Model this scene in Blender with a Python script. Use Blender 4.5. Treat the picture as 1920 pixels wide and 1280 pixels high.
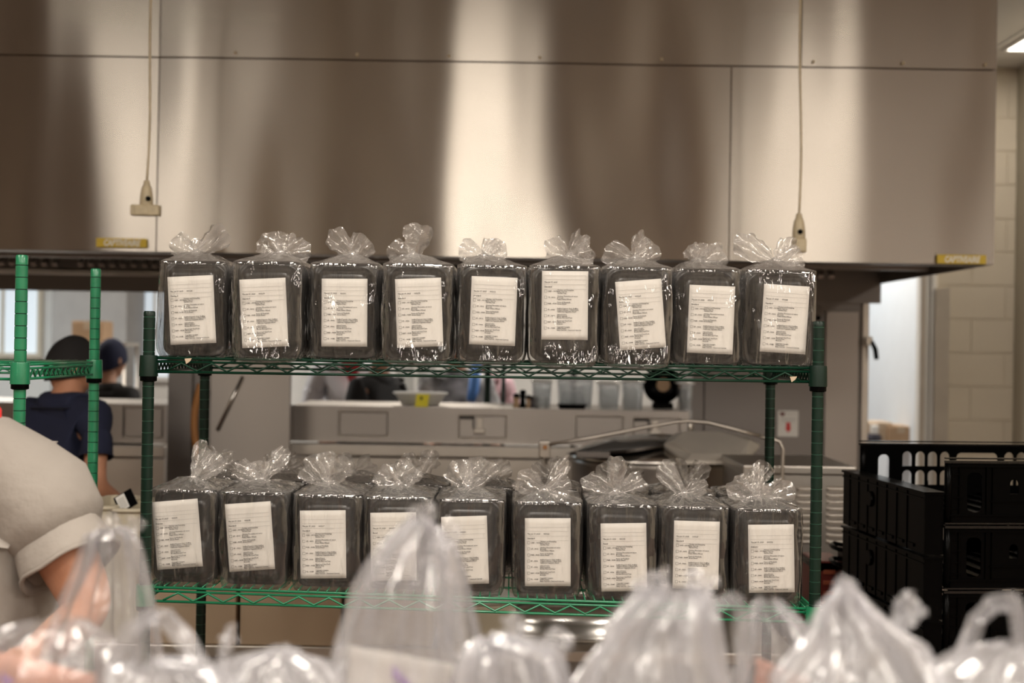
import bpy, bmesh, math, random
from math import sin, cos, pi, radians, sqrt, exp
from mathutils import Vector, Matrix, noise
from mathutils.geometry import tessellate_polygon
for o in list(bpy.data.objects): bpy.data.objects.remove(o)
SC = bpy.context.scene
COL = SC.collection
V = Vector

# ------------------------------------------------------------------ camera
F_PX = 2667.0
EYE = V((0, 0, 1.6))
ROLL = 0.0155
PITCH = math.atan(8.0/F_PX)
fwd = V((0, cos(PITCH), sin(PITCH)))
rt = V((cos(ROLL), 0, sin(ROLL)))
rt = (rt - fwd*rt.dot(fwd)).normalized()
up = rt.cross(fwd)
cam_d = bpy.data.cameras.new('camera'); cam = bpy.data.objects.new('camera', cam_d); COL.objects.link(cam)
cam_d.sensor_width = 36; cam_d.lens = 36*F_PX/1920
cam_d.clip_start = .05; cam_d.clip_end = 60
cam_d.dof.use_dof = True; cam_d.dof.focus_distance = 3.05; cam_d.dof.aperture_fstop = 3.2
M = Matrix((rt, up, -fwd)).transposed().to_4x4(); M.translation = EYE
cam.matrix_world = M
SC.camera = cam
def P(px, py, d):
    """the point at distance d ahead (world y) seen at that picture position"""
    v = fwd + rt*((px-960)/F_PX) - up*((py-640)/F_PX)
    return EYE + v*(d/v.y)

# ------------------------------------------------------------------ world, colour, lamps
SC.view_settings.view_transform = 'Standard'; SC.view_settings.look = 'None'
SC.view_settings.gamma = 1; SC.view_settings.use_curve_mapping = False
SC.view_settings.exposure = 0.08
SC.cycles.transparent_max_bounces = 40
SC.cycles.max_bounces = 8
SC.cycles.sample_clamp_indirect = 4
SC.cycles.use_denoising = True
W = bpy.data.worlds.new('world'); SC.world = W; W.use_nodes = True
W.node_tree.nodes['Background'].inputs[0].default_value = (1, .93, .84, 1)
W.node_tree.nodes['Background'].inputs[1].default_value = 0.12
CEIL = 3.3
def area(name, loc, sx, sy, power, col=(1, .91, .81), rot=(0, 0, 0)):
    l = bpy.data.lights.new(name, 'AREA'); l.shape = 'RECTANGLE'; l.size = sx; l.size_y = sy
    l.energy = power; l.color = col
    o = bpy.data.objects.new(name, l); COL.objects.link(o); o.location = loc; o.rotation_euler = rot
    return o
LAMPS = []
for ly in (1.6, -.9, -3.3):
    for lx in (-2.45, -.2, 2.05, 4.3):
        LAMPS.append((lx, ly, 34))
for lx in (-3.2, -.6, 2.0): LAMPS.append((lx, 9.3, 42))
LAMPS.append((3.02, 7.35, 16))
for lx, ly, pw in LAMPS:
    area('ceiling_lamp_light', (lx, ly, CEIL-.03), .56, 1.16, pw)
area('cold_store_light', (2.45, 10.0, 2.6), .8, .8, 6.5, (.8, .92, 1))
area('side_room_light', (-4.3, 10.0, 2.6), 1.2, .8, 45, (.75, .9, 1))

# ------------------------------------------------------------------ helpers
def link(o, parent=None):
    COL.objects.link(o)
    if parent is not None: o.parent = parent
    return o
class MB:
    def __init__(s): s.v = []; s.f = []; s.m = []
    def add(s, vs, fs, mi=0):
        n = len(s.v); s.v += [V(p) for p in vs]
        for f in fs: s.f.append([i+n for i in f]); s.m.append(mi)
    def box(s, a, b, mi=0, M=None):
        x0, y0, z0 = a; x1, y1, z1 = b
        vs = [V(p) for p in ((x0,y0,z0),(x1,y0,z0),(x1,y1,z0),(x0,y1,z0),(x0,y0,z1),(x1,y0,z1),(x1,y1,z1),(x0,y1,z1))]
        if M is not None: vs = [M @ p for p in vs]
        s.add(vs, [(0,3,2,1),(4,5,6,7),(0,1,5,4),(1,2,6,5),(2,3,7,6),(3,0,4,7)], mi)
    def tube(s, pts, r, n=8, mi=0, cap=True, closed=False):
        pts = [V(p) for p in pts]; N = len(pts)
        if not isinstance(r, (list, tuple)): r = [r]*N
        base = len(s.v); prev = None
        for i, p in enumerate(pts):
            if closed: t = pts[(i+1) % N]-pts[i-1]
            else: t = pts[min(i+1, N-1)]-pts[max(i-1, 0)]
            t.normalize()
            if prev is None:
                a = V((0,0,1)) if abs(t.z) < .9 else V((1,0,0))
                u = t.cross(a).normalized()
            else:
                u = (prev-t*prev.dot(t)).normalized()
            prev = u; w = t.cross(u)
            for k in range(n):
                an = 2*pi*k/n; s.v.append(p+(u*cos(an)+w*sin(an))*r[i])
        for i in range(N if closed else N-1):
            j = (i+1) % N
            for k in range(n):
                s.f.append([base+i*n+k, base+i*n+(k+1)%n, base+j*n+(k+1)%n, base+j*n+k]); s.m.append(mi)
        if cap and not closed:
            s.f.append([base+k for k in range(n)][::-1]); s.m.append(mi)
            s.f.append([base+(N-1)*n+k for k in range(n)]); s.m.append(mi)
    def lathe(s, prof, c=(0,0,0), n=24, mi=0, ax='z', cap=True):
        c = V(c); base = len(s.v)
        for r, h in prof:
            for k in range(n):
                a = 2*pi*k/n
                q = V((r*cos(a), r*sin(a), h))
                if ax == 'y': q = V((q.x, q.z, q.y))
                if ax == 'x': q = V((q.z, q.x, q.y))
                s.v.append(c+q)
        for i in range(len(prof)-1):
            for k in range(n):
                s.f.append([base+i*n+k, base+i*n+(k+1)%n, base+(i+1)*n+(k+1)%n, base+(i+1)*n+k]); s.m.append(mi)
        if cap:
            s.f.append([base+k for k in range(n)][::-1]); s.m.append(mi)
            s.f.append([base+(len(prof)-1)*n+k for k in range(n)]); s.m.append(mi)
    def grid(s, fn, nu, nv, mi=0, closeu=False):
        base = len(s.v)
        for j in range(nv+1):
            for i in range(nu if closeu else nu+1): s.v.append(V(fn(i/nu, j/nv)))
        w = nu if closeu else nu+1
        for j in range(nv):
            for i in range(nu):
                i2 = (i+1) % w if closeu else i+1
                s.f.append([base+j*w+i, base+j*w+i2, base+(j+1)*w+i2, base+(j+1)*w+i]); s.m.append(mi)
    def plate(s, outer, holes, t, to3, mi=0):
        """flat outline with holes, thickness t; to3(x, z, depth) -> point"""
        loops = [outer]+holes
        tri = tessellate_polygon([[V((x, z, 0)) for x, z in l] for l in loops])
        flat = [p for l in loops for p in l]; n = len(flat); base = len(s.v)
        for x, z in flat: s.v.append(V(to3(x, z, 0)))
        for x, z in flat: s.v.append(V(to3(x, z, t)))
        for a, b, c in tri:
            s.f.append([base+a, base+b, base+c]); s.m.append(mi)
            s.f.append([base+n+c, base+n+b, base+n+a]); s.m.append(mi)
        k = 0
        for l in loops:
            L = len(l)
            for i in range(L):
                j = (i+1) % L
                s.f.append([base+k+i, base+k+j, base+n+k+j, base+n+k+i]); s.m.append(mi)
            k += L
    def mesh(s, name, mats, smooth=False, auto=None):
        me = bpy.data.meshes.new(name); me.from_pydata([tuple(p) for p in s.v], [], s.f)
        if not isinstance(mats, (list, tuple)): mats = [mats]
        for m in mats: me.materials.append(m)
        if len(mats) > 1: me.polygons.foreach_set('material_index', s.m)
        if smooth: me.polygons.foreach_set('use_smooth', [True]*len(me.polygons))
        me.validate(); me.update()
        if auto is not None:
            bm = bmesh.new(); bm.from_mesh(me)
            bmesh.ops.recalc_face_normals(bm, faces=bm.faces)
            for e in bm.edges:
                if len(e.link_faces) == 2 and e.calc_face_angle(0) > auto: e.smooth = False
            for f in bm.faces: f.smooth = True
            bm.to_mesh(me); bm.free()
        return me
    def build(s, name, mats, parent=None, smooth=False, auto=None, bevel=0, loc=None):
        o = bpy.data.objects.new(name, s.mesh(name, mats, smooth, auto)); link(o, parent)
        if bevel:
            b = o.modifiers.new('bevel', 'BEVEL'); b.width = bevel; b.segments = 2; b.limit_method = 'ANGLE'
        if loc is not None: o.location = loc
        return o
def tag(o, label=None, cat=None, group=None, kind=None):
    if label: o['label'] = label
    if cat: o['category'] = cat
    if group: o['group'] = group
    if kind: o['kind'] = kind
    return o
def empty(name, loc=(0,0,0), rz=0, label=None, cat=None, group=None):
    o = bpy.data.objects.new(name, None); COL.objects.link(o)
    o.location = loc; o.rotation_euler = (0, 0, rz); o.empty_display_size = .05
    return tag(o, label, cat, group)
def struct(o): o['kind'] = 'structure'; return o
def share(name, me, parent, loc=(0,0,0), rot=(0,0,0)):
    o = bpy.data.objects.new(name, me); link(o, parent); o.location = loc; o.rotation_euler = rot
    return o
def copy_tree(o, parent=None):
    c = o.copy(); COL.objects.link(c)
    if parent is not None: c.parent = parent
    for ch in list(o.children): copy_tree(ch, c)
    return c
def rrect(w, h, r, n=5, cx=0, cz=0):
    pts = []
    for (sx, sz, a0) in ((1,1,0),(-1,1,90),(-1,-1,180),(1,-1,270)):
        for k in range(n+1):
            a = radians(a0+90*k/n)
            pts.append((cx+sx*(w/2-r)+r*cos(a), cz+sz*(h/2-r)+r*sin(a)))
    return pts
def N3(x, y, z): return noise.noise(V((x, y, z)))

# ------------------------------------------------------------------ materials
def new_mat(name):
    m = bpy.data.materials.new(name); m.use_nodes = True
    nt = m.node_tree
    return m, nt, nt.nodes['Principled BSDF']
def noise_node(nt, scale, detail=3, stretch=None, coord='Object'):
    tc = nt.nodes.new('ShaderNodeTexCoord'); mp = nt.nodes.new('ShaderNodeMapping')
    if stretch: mp.inputs['Scale'].default_value = stretch
    nz = nt.nodes.new('ShaderNodeTexNoise'); nz.inputs['Scale'].default_value = scale; nz.inputs['Detail'].default_value = detail
    nt.links.new(tc.outputs[coord], mp.inputs[0]); nt.links.new(mp.outputs[0], nz.inputs['Vector'])
    return nz
def plain(name, col, rough=.5, metal=0, var=.06, scale=8, bump=0, bscale=60, spec=.5, coat=0, stretch=None):
    m, nt, b = new_mat(name)
    b.inputs['Roughness'].default_value = rough; b.inputs['Metallic'].default_value = metal
    b.inputs['Specular IOR Level'].default_value = spec
    if coat: b.inputs['Coat Weight'].default_value = coat; b.inputs['Coat Roughness'].default_value = .1
    nz = noise_node(nt, scale, 4, stretch); cr = nt.nodes.new('ShaderNodeValToRGB')
    cr.color_ramp.elements[0].position = .3; cr.color_ramp.elements[1].position = .7
    cr.color_ramp.elements[0].color = tuple(c*(1-var) for c in col)+(1,)
    cr.color_ramp.elements[1].color = tuple(min(1, c*(1+var)) for c in col)+(1,)
    nt.links.new(nz.outputs[0], cr.inputs[0]); nt.links.new(cr.outputs[0], b.inputs['Base Color'])
    if bump:
        n2 = noise_node(nt, bscale, 4, stretch); bp = nt.nodes.new('ShaderNodeBump'); bp.inputs['Strength'].default_value = bump
        bp.inputs['Distance'].default_value = .01
        nt.links.new(n2.outputs[0], bp.inputs['Height']); nt.links.new(bp.outputs[0], b.inputs['Normal'])
    return m
def steel(name, col=(.62,.57,.5), rough=.3, aniso=.9, axis='Z', rot=0.0, bump=.03, bsc=60, stretch=(1,1,.02), var=.05):
    m, nt, b = new_mat(name)
    b.inputs['Metallic'].default_value = 1; b.inputs['Roughness'].default_value = rough
    b.inputs['Anisotropic'].default_value = aniso; b.inputs['Anisotropic Rotation'].default_value = rot
    tn = nt.nodes.new('ShaderNodeCombineXYZ'); tn.inputs['XYZ'.index(axis)].default_value = 1   # grain across, blur along this axis
    nt.links.new(tn.outputs[0], b.inputs['Tangent'])
    nz = noise_node(nt, 3, 3); cr = nt.nodes.new('ShaderNodeValToRGB')
    cr.color_ramp.elements[0].color = tuple(c*(1-var) for c in col)+(1,)
    cr.color_ramp.elements[1].color = tuple(min(1, c*(1+var)) for c in col)+(1,)
    nt.links.new(nz.outputs[0], cr.inputs[0]); nt.links.new(cr.outputs[0], b.inputs['Base Color'])
    if bump:
        n2 = noise_node(nt, bsc, 3, stretch); bp = nt.nodes.new('ShaderNodeBump'); bp.inputs['Strength'].default_value = bump
        bp.inputs['Distance'].default_value = .002
        nt.links.new(n2.outputs[0], bp.inputs['Height']); nt.links.new(bp.outputs[0], b.inputs['Normal'])
    return m
def film(name, tint=(.97,.97,.97), haze=.1, rough=.1, gmin=.12, gmax=.8, bump=.5, bsc=30, stretch=(1,1,.25), hcol=(.85,.85,.87), dist=.004):
    m, nt, b = new_mat(name); nt.nodes.remove(b)
    out = nt.nodes['Material Output']
    tr = nt.nodes.new('ShaderNodeBsdfTransparent'); tr.inputs[0].default_value = tint+(1,)
    gl = nt.nodes.new('ShaderNodeBsdfGlossy'); gl.inputs['Roughness'].default_value = rough
    gl.inputs['Color'].default_value = (1,1,1,1)
    df = nt.nodes.new('ShaderNodeBsdfDiffuse'); df.inputs[0].default_value = hcol+(1,)
    tl = nt.nodes.new('ShaderNodeBsdfTranslucent'); tl.inputs[0].default_value = hcol+(1,)
    mh = nt.nodes.new('ShaderNodeMixShader'); mh.inputs[0].default_value = .5
    nt.links.new(df.outputs[0], mh.inputs[1]); nt.links.new(tl.outputs[0], mh.inputs[2])
    n2 = noise_node(nt, bsc, 3, stretch)
    n2.inputs['Distortion'].default_value = .6
    bp = nt.nodes.new('ShaderNodeBump'); bp.inputs['Strength'].default_value = bump; bp.inputs['Distance'].default_value = dist
    nt.links.new(n2.outputs[0], bp.inputs['Height'])
    nt.links.new(bp.outputs[0], gl.inputs['Normal'])
    lw = nt.nodes.new('ShaderNodeLayerWeight'); lw.inputs['Blend'].default_value = .35
    nt.links.new(bp.outputs[0], lw.inputs['Normal'])
    mr = nt.nodes.new('ShaderNodeMapRange'); mr.inputs['To Min'].default_value = gmin; mr.inputs['To Max'].default_value = gmax
    nt.links.new(lw.outputs['Facing'], mr.inputs['Value'])
    m1 = nt.nodes.new('ShaderNodeMixShader'); m1.inputs[0].default_value = haze
    nt.links.new(tr.outputs[0], m1.inputs[1]); nt.links.new(mh.outputs[0], m1.inputs[2])
    m2 = nt.nodes.new('ShaderNodeMixShader')
    nt.links.new(mr.outputs[0], m2.inputs[0]); nt.links.new(m1.outputs[0], m2.inputs[1]); nt.links.new(gl.outputs[0], m2.inputs[2])
    nt.links.new(m2.outputs[0], out.inputs[0])
    return m
def emit(name, col, st):
    m, nt, b = new_mat(name)
    b.inputs['Emission Color'].default_value = col+(1,); b.inputs['Emission Strength'].default_value = st
    b.inputs['Base Color'].default_value = (.8,.8,.8,1)
    return m
MT = {}
MT['hood'] = steel('brushed_hood_steel', (.44,.405,.36), .27, 1.0, 'Z', 0.0, 0)
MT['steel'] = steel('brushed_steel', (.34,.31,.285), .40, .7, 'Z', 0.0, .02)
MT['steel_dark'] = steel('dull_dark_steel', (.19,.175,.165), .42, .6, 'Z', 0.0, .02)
MT['steel_plain'] = plain('polished_steel', (.62,.6,.57), .22, 1, .05)
MT['steel_satin'] = plain('satin_steel', (.58,.54,.49), .38, 1, .05)
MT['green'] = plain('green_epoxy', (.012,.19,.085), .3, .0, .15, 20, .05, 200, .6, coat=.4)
MT['green_dark'] = plain('dark_green_tone', (.0010,.014,.0075), .40, .0, .15, 20, .05, 200, .35)  # darker green tone for the main rack's posts and the rear rack
MT['groove'] = plain('post_groove', (.002,.012,.008), .6)
MT['glint'] = plain('worn_groove', (.03,.11,.07), .4)
MT['blackplastic'] = plain('black_plastic', (.001,.001,.001), .25, 0, .1, 10, .0, 300, .05)
MT['blackgloss'] = plain('glossy_black_plastic', (.004,.004,.004), .18, 0, .1, 10, .1, 60, .6)
MT['traypl'] = plain('black_tray_plastic', (.024,.0225,.0215), .30, 0, .1, 10, .0, 300, .6)
MT['paper'] = plain('label_paper', (.78,.75,.70), .7, 0, .02, 6)
MT['ink'] = plain('grey_ink', (.03,.028,.026), .8)
MT['inkfaint'] = plain('faint_ink', (.40,.385,.36), .8)
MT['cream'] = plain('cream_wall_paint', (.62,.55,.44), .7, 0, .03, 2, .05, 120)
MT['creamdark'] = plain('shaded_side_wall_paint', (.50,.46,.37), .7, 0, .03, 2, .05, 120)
MT['white'] = plain('white_paint', (.72,.71,.68), .6, 0, .02)
MT['bluewhite'] = plain('cold_room_panel', (.66,.71,.76), .55, 0, .02)
MT['ceil'] = plain('ceiling_paint', (.62,.60,.57), .8, 0, .02, 3)
MT['floor'] = plain('floor_tile', (.20,.14,.11), .5, 0, .15, 5)
MT['card'] = plain('cardboard', (.42,.28,.17), .8, 0, .08, 4, .05, 80)
MT['tan'] = plain('tan_board', (.48,.37,.26), .7, 0, .07, 3, .03, 80)
MT['creambin'] = plain('cream_plastic', (.62,.56,.43), .5, 0, .04, 3)
MT['ivory'] = plain('aged_ivory_plastic', (.62,.53,.36), .45, 0, .12, 30)
MT['yellow'] = plain('badge_yellow', (.62,.44,.03), .5, 0, .05)
MT['badgetext'] = plain('badge_white', (.85,.83,.74), .5)
MT['lamp'] = emit('lamp_panel', (1,.93,.82), 5)
MT['red'] = plain('sign_red', (.62,.03,.03), .5)
MT['redpl'] = plain('red_plastic', (.13,.015,.01), .4, 0, .1)
MT['signwhite'] = plain('sign_white', (.78,.76,.72), .5)
MT['lid'] = plain('white_tray_lid_film', (.62,.57,.52), .4, 0, .12, 14)
MT['food'] = plain('pinkish_food', (.62,.42,.36), .6, 0, .3, 40)
MT['bag'] = film('clear_bag_film', (.965,.965,.965), .025, .06, .05, .85, 1.0, 20, (1,1,.25), (.85,.82,.78), .016)
MT['ear'] = film('crumpled_bag_film', (.97,.97,.97), .26, .10, .12, .8, .9, 45, (1,1,1), (.9,.85,.80), .006)
MT['fbag'] = film('frosted_carrier_film', (.95,.95,.96), .34, .16, .10, .6, .9, 16, (1,1,.6), (.84,.84,.88), .01)
MT['skin'] = plain('skin', (.52,.25,.15), .5, 0, .12, 12, .1, 200)
MT['skin2'] = plain('skin_olive', (.42,.22,.14), .5, 0, .08, 12)
MT['tee'] = plain('cream_cotton', (.31,.28,.25), .9, 0, .05, 6, .5, 22)
MT['navy'] = plain('navy_cotton', (.012,.016,.045), .9, 0, .1, 6)
MT['blackcloth'] = plain('black_cotton', (.012,.011,.012), .85)
MT['coat'] = plain('white_coat', (.68,.68,.72), .85)
MT['denim'] = plain('dark_trousers', (.05,.05,.07), .9)
MT['hair'] = plain('dark_hair', (.015,.011,.009), .6)
MT['orange'] = plain('orange_rubber', (.35,.15,.04), .5)
MT['blue'] = plain('blue_glove', (.10,.28,.75), .5)
MT['pink'] = plain('pink_cotton', (.68,.45,.50), .8)
MT['redcloth'] = plain('red_cotton', (.6,.05,.07), .8)
MT['yellowcard'] = plain('yellow_card', (.80,.70,.02), .5)
MT['ventdark'] = plain('dark_recess', (.03,.028,.026), .7)
MT['purple'] = plain('purple_ink', (.40,.25,.55), .7)

# ------------------------------------------------------------------ room shell
def slab(name, a, b, mat, parent=None):
    m = MB(); m.box(a, b); return m.build(name, mat, parent)
XL, XR, YB, YF = -6.2, 2.985, -5.2, 12.2
struct(slab('floor', (XL-.1, YB-.1, -.1), (6.2, YF+.1, 0), MT['floor']))
struct(slab('ceiling', (XL-.1, YB-.1, CEIL), (6.2, YF+.1, CEIL+.1), MT['ceil']))
# ceiling T-bars near the right-hand corner
k = 0
for y in (3.05, 4.27, 5.49, 6.71, 7.93):
    struct(slab('trim_%d' % (k+1), (1.95, y-.012, CEIL-.006), (XR, y+.012, CEIL-.0005), MT['white'])); k += 1
struct(slab('trim_%d' % (k+1), (2.66, 2.5, CEIL-.006), (2.684, 8.4, CEIL-.0005), MT['white'])); k += 1
struct(slab('wall_left', (XL-.1, YB, 0), (XL, YF, CEIL), MT['cream']))
# right side: block wall facing us (far), side wall running to the camera
yW = 8.45
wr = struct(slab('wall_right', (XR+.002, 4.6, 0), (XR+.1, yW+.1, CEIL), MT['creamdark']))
struct(slab('wall_right_near', (6.1, YB, 0), (6.2, 4.6, CEIL), MT['cream']))
struct(slab('wall_right_return', (XR+.002, 4.5, 0), (6.1, 4.6, CEIL), MT['cream']))
def xat(px, d, py=650): return P(px, py, d).x
def zat(py, d, px=960): return P(px, py, d).z
xa = xat(1757, yW, 700)
wf = struct(slab('wall_far_right', (xa, yW+.012, 0), (XR, yW+.1, CEIL), MT['cream']))
# concrete blocks, each its own piece (courses 0.2 m, joints recessed)
bw, bh = .4, .2
blk = None
for r in range(16):
    off = 0 if r % 2 else -.2
    x = xa+off
    while x < XR-.01:
        a, b = max(x, xa)+.004, min(x+bw, XR)-.004
        if b-a > .03:
            m = MB(); m.box((a-.0015, yW+.006, r*bh+.0025), (b+.0015, yW+.014, (r+1)*bh-.0025))
            o = m.build('block', MT['cream'], wf, bevel=.002)
        x += bw
# wall behind the camera: cream; dark and bluish panels added for hood reflections
wb = struct(slab('wall_back', (XL, YB-.1, 0), (6.1, YB, CEIL), MT['cream']))
def backx(px): return (px-960)/F_PX*(5.5*2-YB)
segs = [(-160, 215, 'dk', 2.9), (480, 560, 'dk', 2.6), (690, 800, 'dk', 2.7), (1040, 1075, 'bl', 2.8), (1080, 1215, 'dk', 2.8),
        (1320, 1365, 'dk', 2.6), (1590, 1670, 'dk', 2.9), (1740, 1900, 'dk', 2.7)]
MT['backdark'] = plain('dark_brown_panel', (.16,.11,.075), .5, 0, .1)
MT['backblue'] = plain('blue_grey_panel', (.30,.34,.48), .5, 0, .05)
for i, (a, b, kd, h) in enumerate(segs):
    o = slab('door_%d' % (i+1), (backx(a), YB, .02), (backx(b), YB+.06, h), MT['backdark'] if kd == 'dk' else MT['backblue'])  # unseen panel, added for its reflection in the hood
    struct(o)
    m = MB(); m.tube([(backx(b)-.08, YB+.06, 1.0), (backx(b)-.08, YB+.11, 1.0), (backx(b)-.08, YB+.11, 1.15), (backx(b)-.08, YB+.06, 1.15)], .01, 8)
    m.build('door_handle', MT['steel_plain'], o, smooth=True)
# lamp fixtures (troffers)
fx_me = None
for i, (lx, ly, pw) in enumerate(LAMPS):
    where = ('over the serving side' if ly < 5 else 'over the rear kitchen') if lx < 3.0 or ly < 5 else 'beside the side wall'
    t = empty('ceiling_light', (lx, ly, CEIL), 0, 'recessed white ceiling light panel %s' % where, 'ceiling light', 'recessed ceiling light panels %s' % where)
    if i == len(LAMPS)-1: t['label'] = 'bright ceiling light panel in the top right corner beyond the hood'; del t['group']
    if fx_me is None:
        m = MB()
        for a, b in (((-.305,-.61,-.012),(-.285,.61,0)), ((.285,-.61,-.012),(.305,.61,0)), ((-.285,-.61,-.012),(.285,-.59,0)), ((-.285,.59,-.012),(.285,.61,0))): m.box(a, b)
        fx_me = m.mesh('frame', MT['white'])
        m = MB(); m.box((-.284,-.589,-.008),(.284,.589,-.002)); df_me = m.mesh('diffuser', MT['lamp'])
    share('frame', fx_me, t); share('diffuser', df_me, t)

# ------------------------------------------------------------------ exhaust hood
HY = 5.5
hx0, hx1 = -4.3, xat(1865, HY, 400)
hz0 = zat(481.5, HY, 960)
hz0 = (P(300, 469.5, HY).z+P(1700, 496, HY).z)/2
hzs = (P(300, 103, HY).z+P(1700, 133, HY).z)/2
HB = 7.2
hood = empty('exhaust_hood', ((hx0+hx1)/2, (HY+HB)/2, hz0), 0, 'long brushed stainless steel exhaust hood hanging across the kitchen', 'exhaust hood')
def H(p): return V(p)-hood.location
def wavy_panel(x0, x1, z0, z1, y, seed, amp, name='panel'):
    nx, nz = max(4, int((x1-x0)/.035)), max(4, int((z1-z0)/.05))
    m = MB()
    def fn(u, v):
        x = x0+(x1-x0)*u; z = z0+(z1-z0)*v
        e = 1
        w = N3(x*1.15+4, z*.85, 3.1)*.014 + N3(x*2.7+2, z*.9, 7.5)*.0095 + N3(x*5.6, z*1.1, 1.5)*.0030
        # oil-canning near the corners of the upper sheets
        return H((x, y-w*(.4+.6*e), z))
    m.grid(fn, nx, nz)
    n = len(m.v)
    o = m.build(name, MT['hood'], hood, smooth=True)
    s = o.modifiers.new('thick', 'SOLIDIFY'); s.thickness = .004; s.offset = -1
    es = o.modifiers.new('split', 'EDGE_SPLIT'); es.split_angle = radians(35)
    return o
sx = [hx0, xat(296, HY, 300), xat(1369, HY, 300), hx1]
g = .0024
for i in range(3): wavy_panel(sx[i]+g, sx[i+1]-g, hz0, hzs-g*1.3, HY, 3.3+i*2.7, .009)
sx2 = [hx0, xat(300, HY, 50), xat(1503, HY, 60), hx1]
for i in range(3): wavy_panel(sx2[i]+g, sx2[i+1]-g, hzs+g*1.3, CEIL-.002, HY, 11.3+i*1.9, .012)
m = MB(); m.box(H((hx0, HY+.022, hz0)), H((hx1, HY+.03, CEIL-.002))); m.build('seam_backing', MT['backdark'], hood)
# return lip, side, underside channels
hxb = xat(1632, HB, 530)
side = MB()
a = [(hx1, HY+.003, hz0), (hx1, HY+.003, CEIL-.002), (hx1, HB, CEIL-.002), (hx1, HB, hz0)]
side.add([H(p) for p in a]+[H((p[0]-.006, p[1], p[2])) for p in a], [(0,3,2,1),(4,5,6,7),(0,1,5,4),(1,2,6,5),(2,3,7,6),(3,0,4,7)])
side.build('side_panel', MT['steel'], hood)
m = MB()
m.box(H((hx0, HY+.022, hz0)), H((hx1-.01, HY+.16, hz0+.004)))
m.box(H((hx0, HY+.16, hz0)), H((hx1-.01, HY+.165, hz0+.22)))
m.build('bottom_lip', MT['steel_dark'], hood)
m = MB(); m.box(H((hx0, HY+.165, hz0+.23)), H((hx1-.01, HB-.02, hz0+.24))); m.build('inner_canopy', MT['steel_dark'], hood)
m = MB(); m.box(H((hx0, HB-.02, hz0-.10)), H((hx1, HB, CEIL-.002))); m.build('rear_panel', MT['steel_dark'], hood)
m = MB(); m.box(H((hx0, 6.3, hz0+.02)), H((hx1-.02, 6.36, hz0+.10))); m.build('grease_gutter', MT['steel'], hood)
# filter baffles in the canopy
bf = MB()
for k in range(9): bf.box((-.22+k*.05, -.24, 0), (-.195+k*.05, .24, .02))
bf_me = bf.mesh('baffle_filter', MT['steel_plain'])
x = hx0+.4
while x < hx1-.35:
    share('baffle_filter', bf_me, hood, H((x, 6.85, hz0+.15)), (radians(40), 0, 0)); x += .52
def text_mesh(body, size, ext=.0008, align='CENTER', spacing=1.0, res=1, shear=0, line=1.0, off=0):
    cu = bpy.data.curves.new('txt', 'FONT'); cu.body = body; cu.size = size; cu.extrude = ext; cu.resolution_u = res
    cu.align_x = align; cu.shear = shear; cu.space_character = spacing; cu.space_line = line; cu.offset = off
    o = bpy.data.objects.new('txt', cu); COL.objects.link(o)
    bpy.context.view_layer.update()
    me = bpy.data.meshes.new_from_object(o.evaluated_get(bpy.context.evaluated_depsgraph_get()))
    bpy.data.objects.remove(o); return me
bt = text_mesh('CAPTIVEAIRE', .033, .001, spacing=1.02, shear=.25, res=2, off=.0012)
bt.materials.clear(); bt.materials.append(MT['badgetext'])
for (pa, pb) in (((183,445),(277,466)), ((1755,477),(1846,496))):
    p0, p1 = P(pa[0], pa[1], HY), P(pb[0], pb[1], HY)
    c = (p0+p1)/2; w = p1.x-p0.x; h = .034
    m = MB(); m.box((-w/2, -.003, -h/2), (w/2, 0, h/2)); bd = m.build('badge', MT['yellow'], hood, loc=H((c.x, HY-.014, c.z)))
    bd['label'] = 'yellow maker badge with white lettering'
    s = share('badge_lettering', bt, bd, (0, -.0045, -.0115), (radians(90), 0, 0)); s.scale = (w*.90/.247, 1, .85)
# rivets along the seam
rv = MB(); rv.lathe([(.006,0),(.005,.002),(.002,.003)], n=10, ax='y'); rme = rv.mesh('rivet', MT['ivory'])
for px in (442, 670, 842, 1012, 1240, 1524, 1692, 1846):
    p = P(px, 104+px*.0155, HY); share('rivet', rme, hood, H((p.x, HY-.011, hzs+.02)), (0, 0, pi))

# ------------------------------------------------------------------ hanging outlets
def cord(px_top, px_bot, py_bot, d, label, wide):
    base = P(px_bot, py_bot, d)
    t = empty('hanging_outlet', base, 0, label, 'power outlet')
    top = P(px_top, -160, d); L = top.z-base.z; top.z = CEIL-.005
    pts = []
    n = 26
    for i in range(n+1):
        f = i/n
        x = (top.x-base.x)*f + .006*sin(f*9)*(1-f) ; z = .03+(top.z-base.z-.03)*f
        pts.append((x, 0, z))
    m = MB(); m.tube(pts, .0042, 8); m.build('cord', MT['ivory'], t, smooth=True)
    m = MB()
    m.lathe([(.010,.035),(.012,.02),(.017,.012),(.019,0),(.022,-.02),(.023,-.045),(.021,-.05)], n=16)
    m.build('plug_body', MT['ivory'], t, auto=.6)
    m = MB()
    if wide: m.box((-.050,-.02,-.085), (.048,.02,-.048))
    else: m.box((-.022,-.02,-.098), (.024,.02,-.050))
    m.build('receptacle', MT['ivory'], t, bevel=.004)
    m = MB()
    if wide:
        m.box((-.049,-.024,-.083),(-.034,-.019,-.052)); m.box((.030,-.024,-.083),(.046,-.019,-.052)); m.box((-.015,-.023,-.08),(.012,-.019,-.055))
    else: m.box((-.015,-.024,-.094),(.017,-.019,-.058))
    m.build('face_plate', MT['ivory'], t, bevel=.001)
    m = MB(); m.lathe([(.0085,0),(.0085,-.006),(.005,-.007)], c=(.012 if wide else 0,-.021,-.028), n=14, ax='y'); m.build('black_button', MT['blackplastic'], t, smooth=True)
    return t
cord(290, 275, 358, 4.85, 'ivory three-way outlet block hanging on a cord at the left hood seam', True)
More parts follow.
